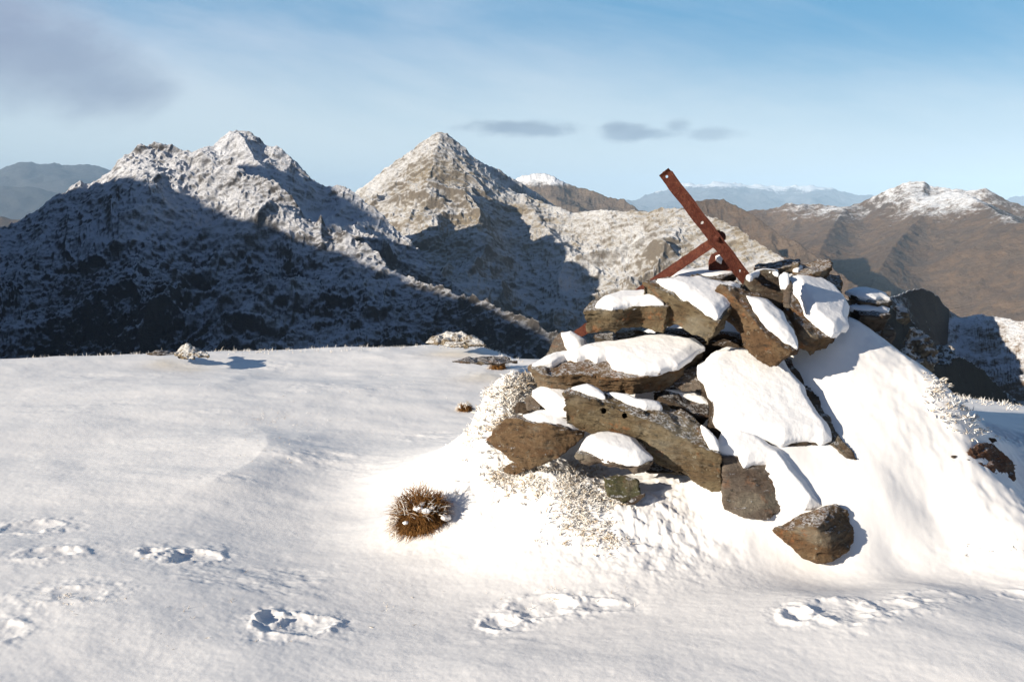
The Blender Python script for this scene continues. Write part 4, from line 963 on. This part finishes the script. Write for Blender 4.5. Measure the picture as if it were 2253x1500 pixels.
# ------------------------------------------------------------------ light and sky
sd = bpy.data.lights.new('sun', 'SUN'); sd.energy = 4.8; sd.angle = math.radians(.53); sd.color = (1.0, .90, .76)
so = bpy.data.objects.new('sun', sd); COL.objects.link(so)
so.rotation_euler = Vector(-SUN).to_track_quat('-Z', 'Y').to_euler()
w = bpy.data.worlds.new('World'); S.world = w; w.use_nodes = True; nt = w.node_tree; nt.nodes.clear(); t = NT(nt)
sky = t.n('ShaderNodeTexSky', sky_type='NISHITA'); sky.sun_disc = False; sky.sun_elevation = SUN_EL; sky.sun_rotation = SUN_AZ
sky.altitude = 900; sky.air_density = 1.0; sky.dust_density = .25; sky.ozone_density = 1.5
bg = t.n('ShaderNodeBackground'); bg.inputs[1].default_value = .075; wo = t.n('ShaderNodeOutputWorld')
D = t.n('ShaderNodeTexCoord').outputs['Generated']; d = t.sep(D)
yy = t.m('MAXIMUM', d[1], .12)
a = t.m('DIVIDE', d[0], yy); e = t.m('DIVIDE', d[2], yy)
ae = t.comb(a, e, 0.0)
st = t.n('ShaderNodeVectorRotate', rotation_type='Z_AXIS'); t.put(st.inputs['Vector'], ae); st.inputs['Angle'].default_value = math.radians(12)
sv = t.vm('MULTIPLY', st.outputs[0], (1.6, 7.0, 1))
veil_n = t.noise(sv, 1.6, 7, .58, .5); veil_f = t.noise(t.vm('MULTIPLY', st.outputs[0], (3, 14, 1)), 2.2, 6, .6, .3)
# high thin veil: thick toward the left and low down, streaked
va = t.m('ADD', t.m('MULTIPLY', t.m('SUBTRACT', veil_n, .5), 1.3), t.m('MULTIPLY', t.m('SUBTRACT', veil_f, .5), .35))
va = t.m('ADD', va, t.m('MULTIPLY', a, -.62))
va = t.m('ADD', va, t.m('MULTIPLY', e, -3.4))
veil = t.m('MULTIPLY', t.ramp(va, -1.0, .10), .95)
skyc = sky.outputs[0]
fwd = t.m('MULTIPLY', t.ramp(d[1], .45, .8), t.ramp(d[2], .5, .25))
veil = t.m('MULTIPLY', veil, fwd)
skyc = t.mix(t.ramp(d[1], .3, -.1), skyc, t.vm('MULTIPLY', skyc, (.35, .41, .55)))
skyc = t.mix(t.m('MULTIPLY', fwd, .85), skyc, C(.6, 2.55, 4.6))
hz = t.ramp(e, .185, .01)
c = t.mix(veil, skyc, t.mix(hz, C(4.4, 5.2, 6.3), C(5.2, 6.2, 6.7)))
c = t.mix(t.m('MULTIPLY', t.m('MULTIPLY', hz, fwd), .9), c, C(5.2, 6.25, 6.7))
# grey bank upper left
def blob(a0, e0, ra, re_, lo, hi, nz, amp=.8):
    da = t.m('DIVIDE', t.m('SUBTRACT', a, a0), ra); de = t.m('DIVIDE', t.m('SUBTRACT', e, e0), re_)
    q = t.m('ADD', t.m('MULTIPLY', da, da), t.m('MULTIPLY', de, de))
    q = t.m('ADD', t.m('SQRT', q), t.m('MULTIPLY', t.m('SUBTRACT', nz, .5), amp))
    return t.ramp(q, hi, lo)
ncl = t.noise(t.vm('MULTIPLY', ae, (1, 1.6, 1)), 7, 6, .55, .3)
nsm = t.noise(t.vm('MULTIPLY', ae, (1, 2.5, 1)), 22, 6, .6, .2)
b1 = blob(-.45, .135, .14, .055, .25, 1.2, ncl, 1.9)
c = t.mix(t.m('MULTIPLY', b1, .72), c, C(2.0, 2.5, 3.6))
b1b = blob(-.56, .19, .16, .05, .2, 1.2, ncl, 1.0)
c = t.mix(t.m('MULTIPLY', b1b, .65), c, C(2.2, 2.6, 3.7))
for (px, py, rx, ry, am) in [(1150, 289, 135, 13, .6), (1095, 284, 60, 9, .3), (1375, 294, 66, 15, .58), (1350, 284, 26, 10, .4), (1480, 284, 34, 14, .48), (1560, 300, 66, 11, .42), (1430, 300, 60, 8, .4)]:
    bb = blob((px - CX) / 2180, (450 - py) / 2180, rx / 2180, ry * 1.45 / 2180, .3, 1.25, nsm, 1.7)
    c = t.mix(t.m('MULTIPLY', bb, am * 1.3), c, C(2.1, 2.75, 3.6))
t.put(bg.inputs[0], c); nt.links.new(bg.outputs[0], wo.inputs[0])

# ------------------------------------------------------------------ camera and output
cd = bpy.data.cameras.new('camera'); cd.lens = 35; cd.sensor_width = 36; cd.clip_start = .05; cd.clip_end = 90000
co = bpy.data.objects.new('camera', cd); COL.objects.link(co); co.location = EYE
co.rotation_euler = (math.radians(90) - PITCH, 0, 0); S.camera = co
S.view_settings.view_transform = 'Standard'; S.view_settings.look = 'None'; S.view_settings.exposure = .84; S.view_settings.gamma = 1
S.render.engine = 'CYCLES'; S.cycles.use_denoising = True
S.cycles.max_bounces = 6; S.cycles.diffuse_bounces = 3; S.cycles.volume_bounces = 3; S.cycles.sample_clamp_indirect = 6
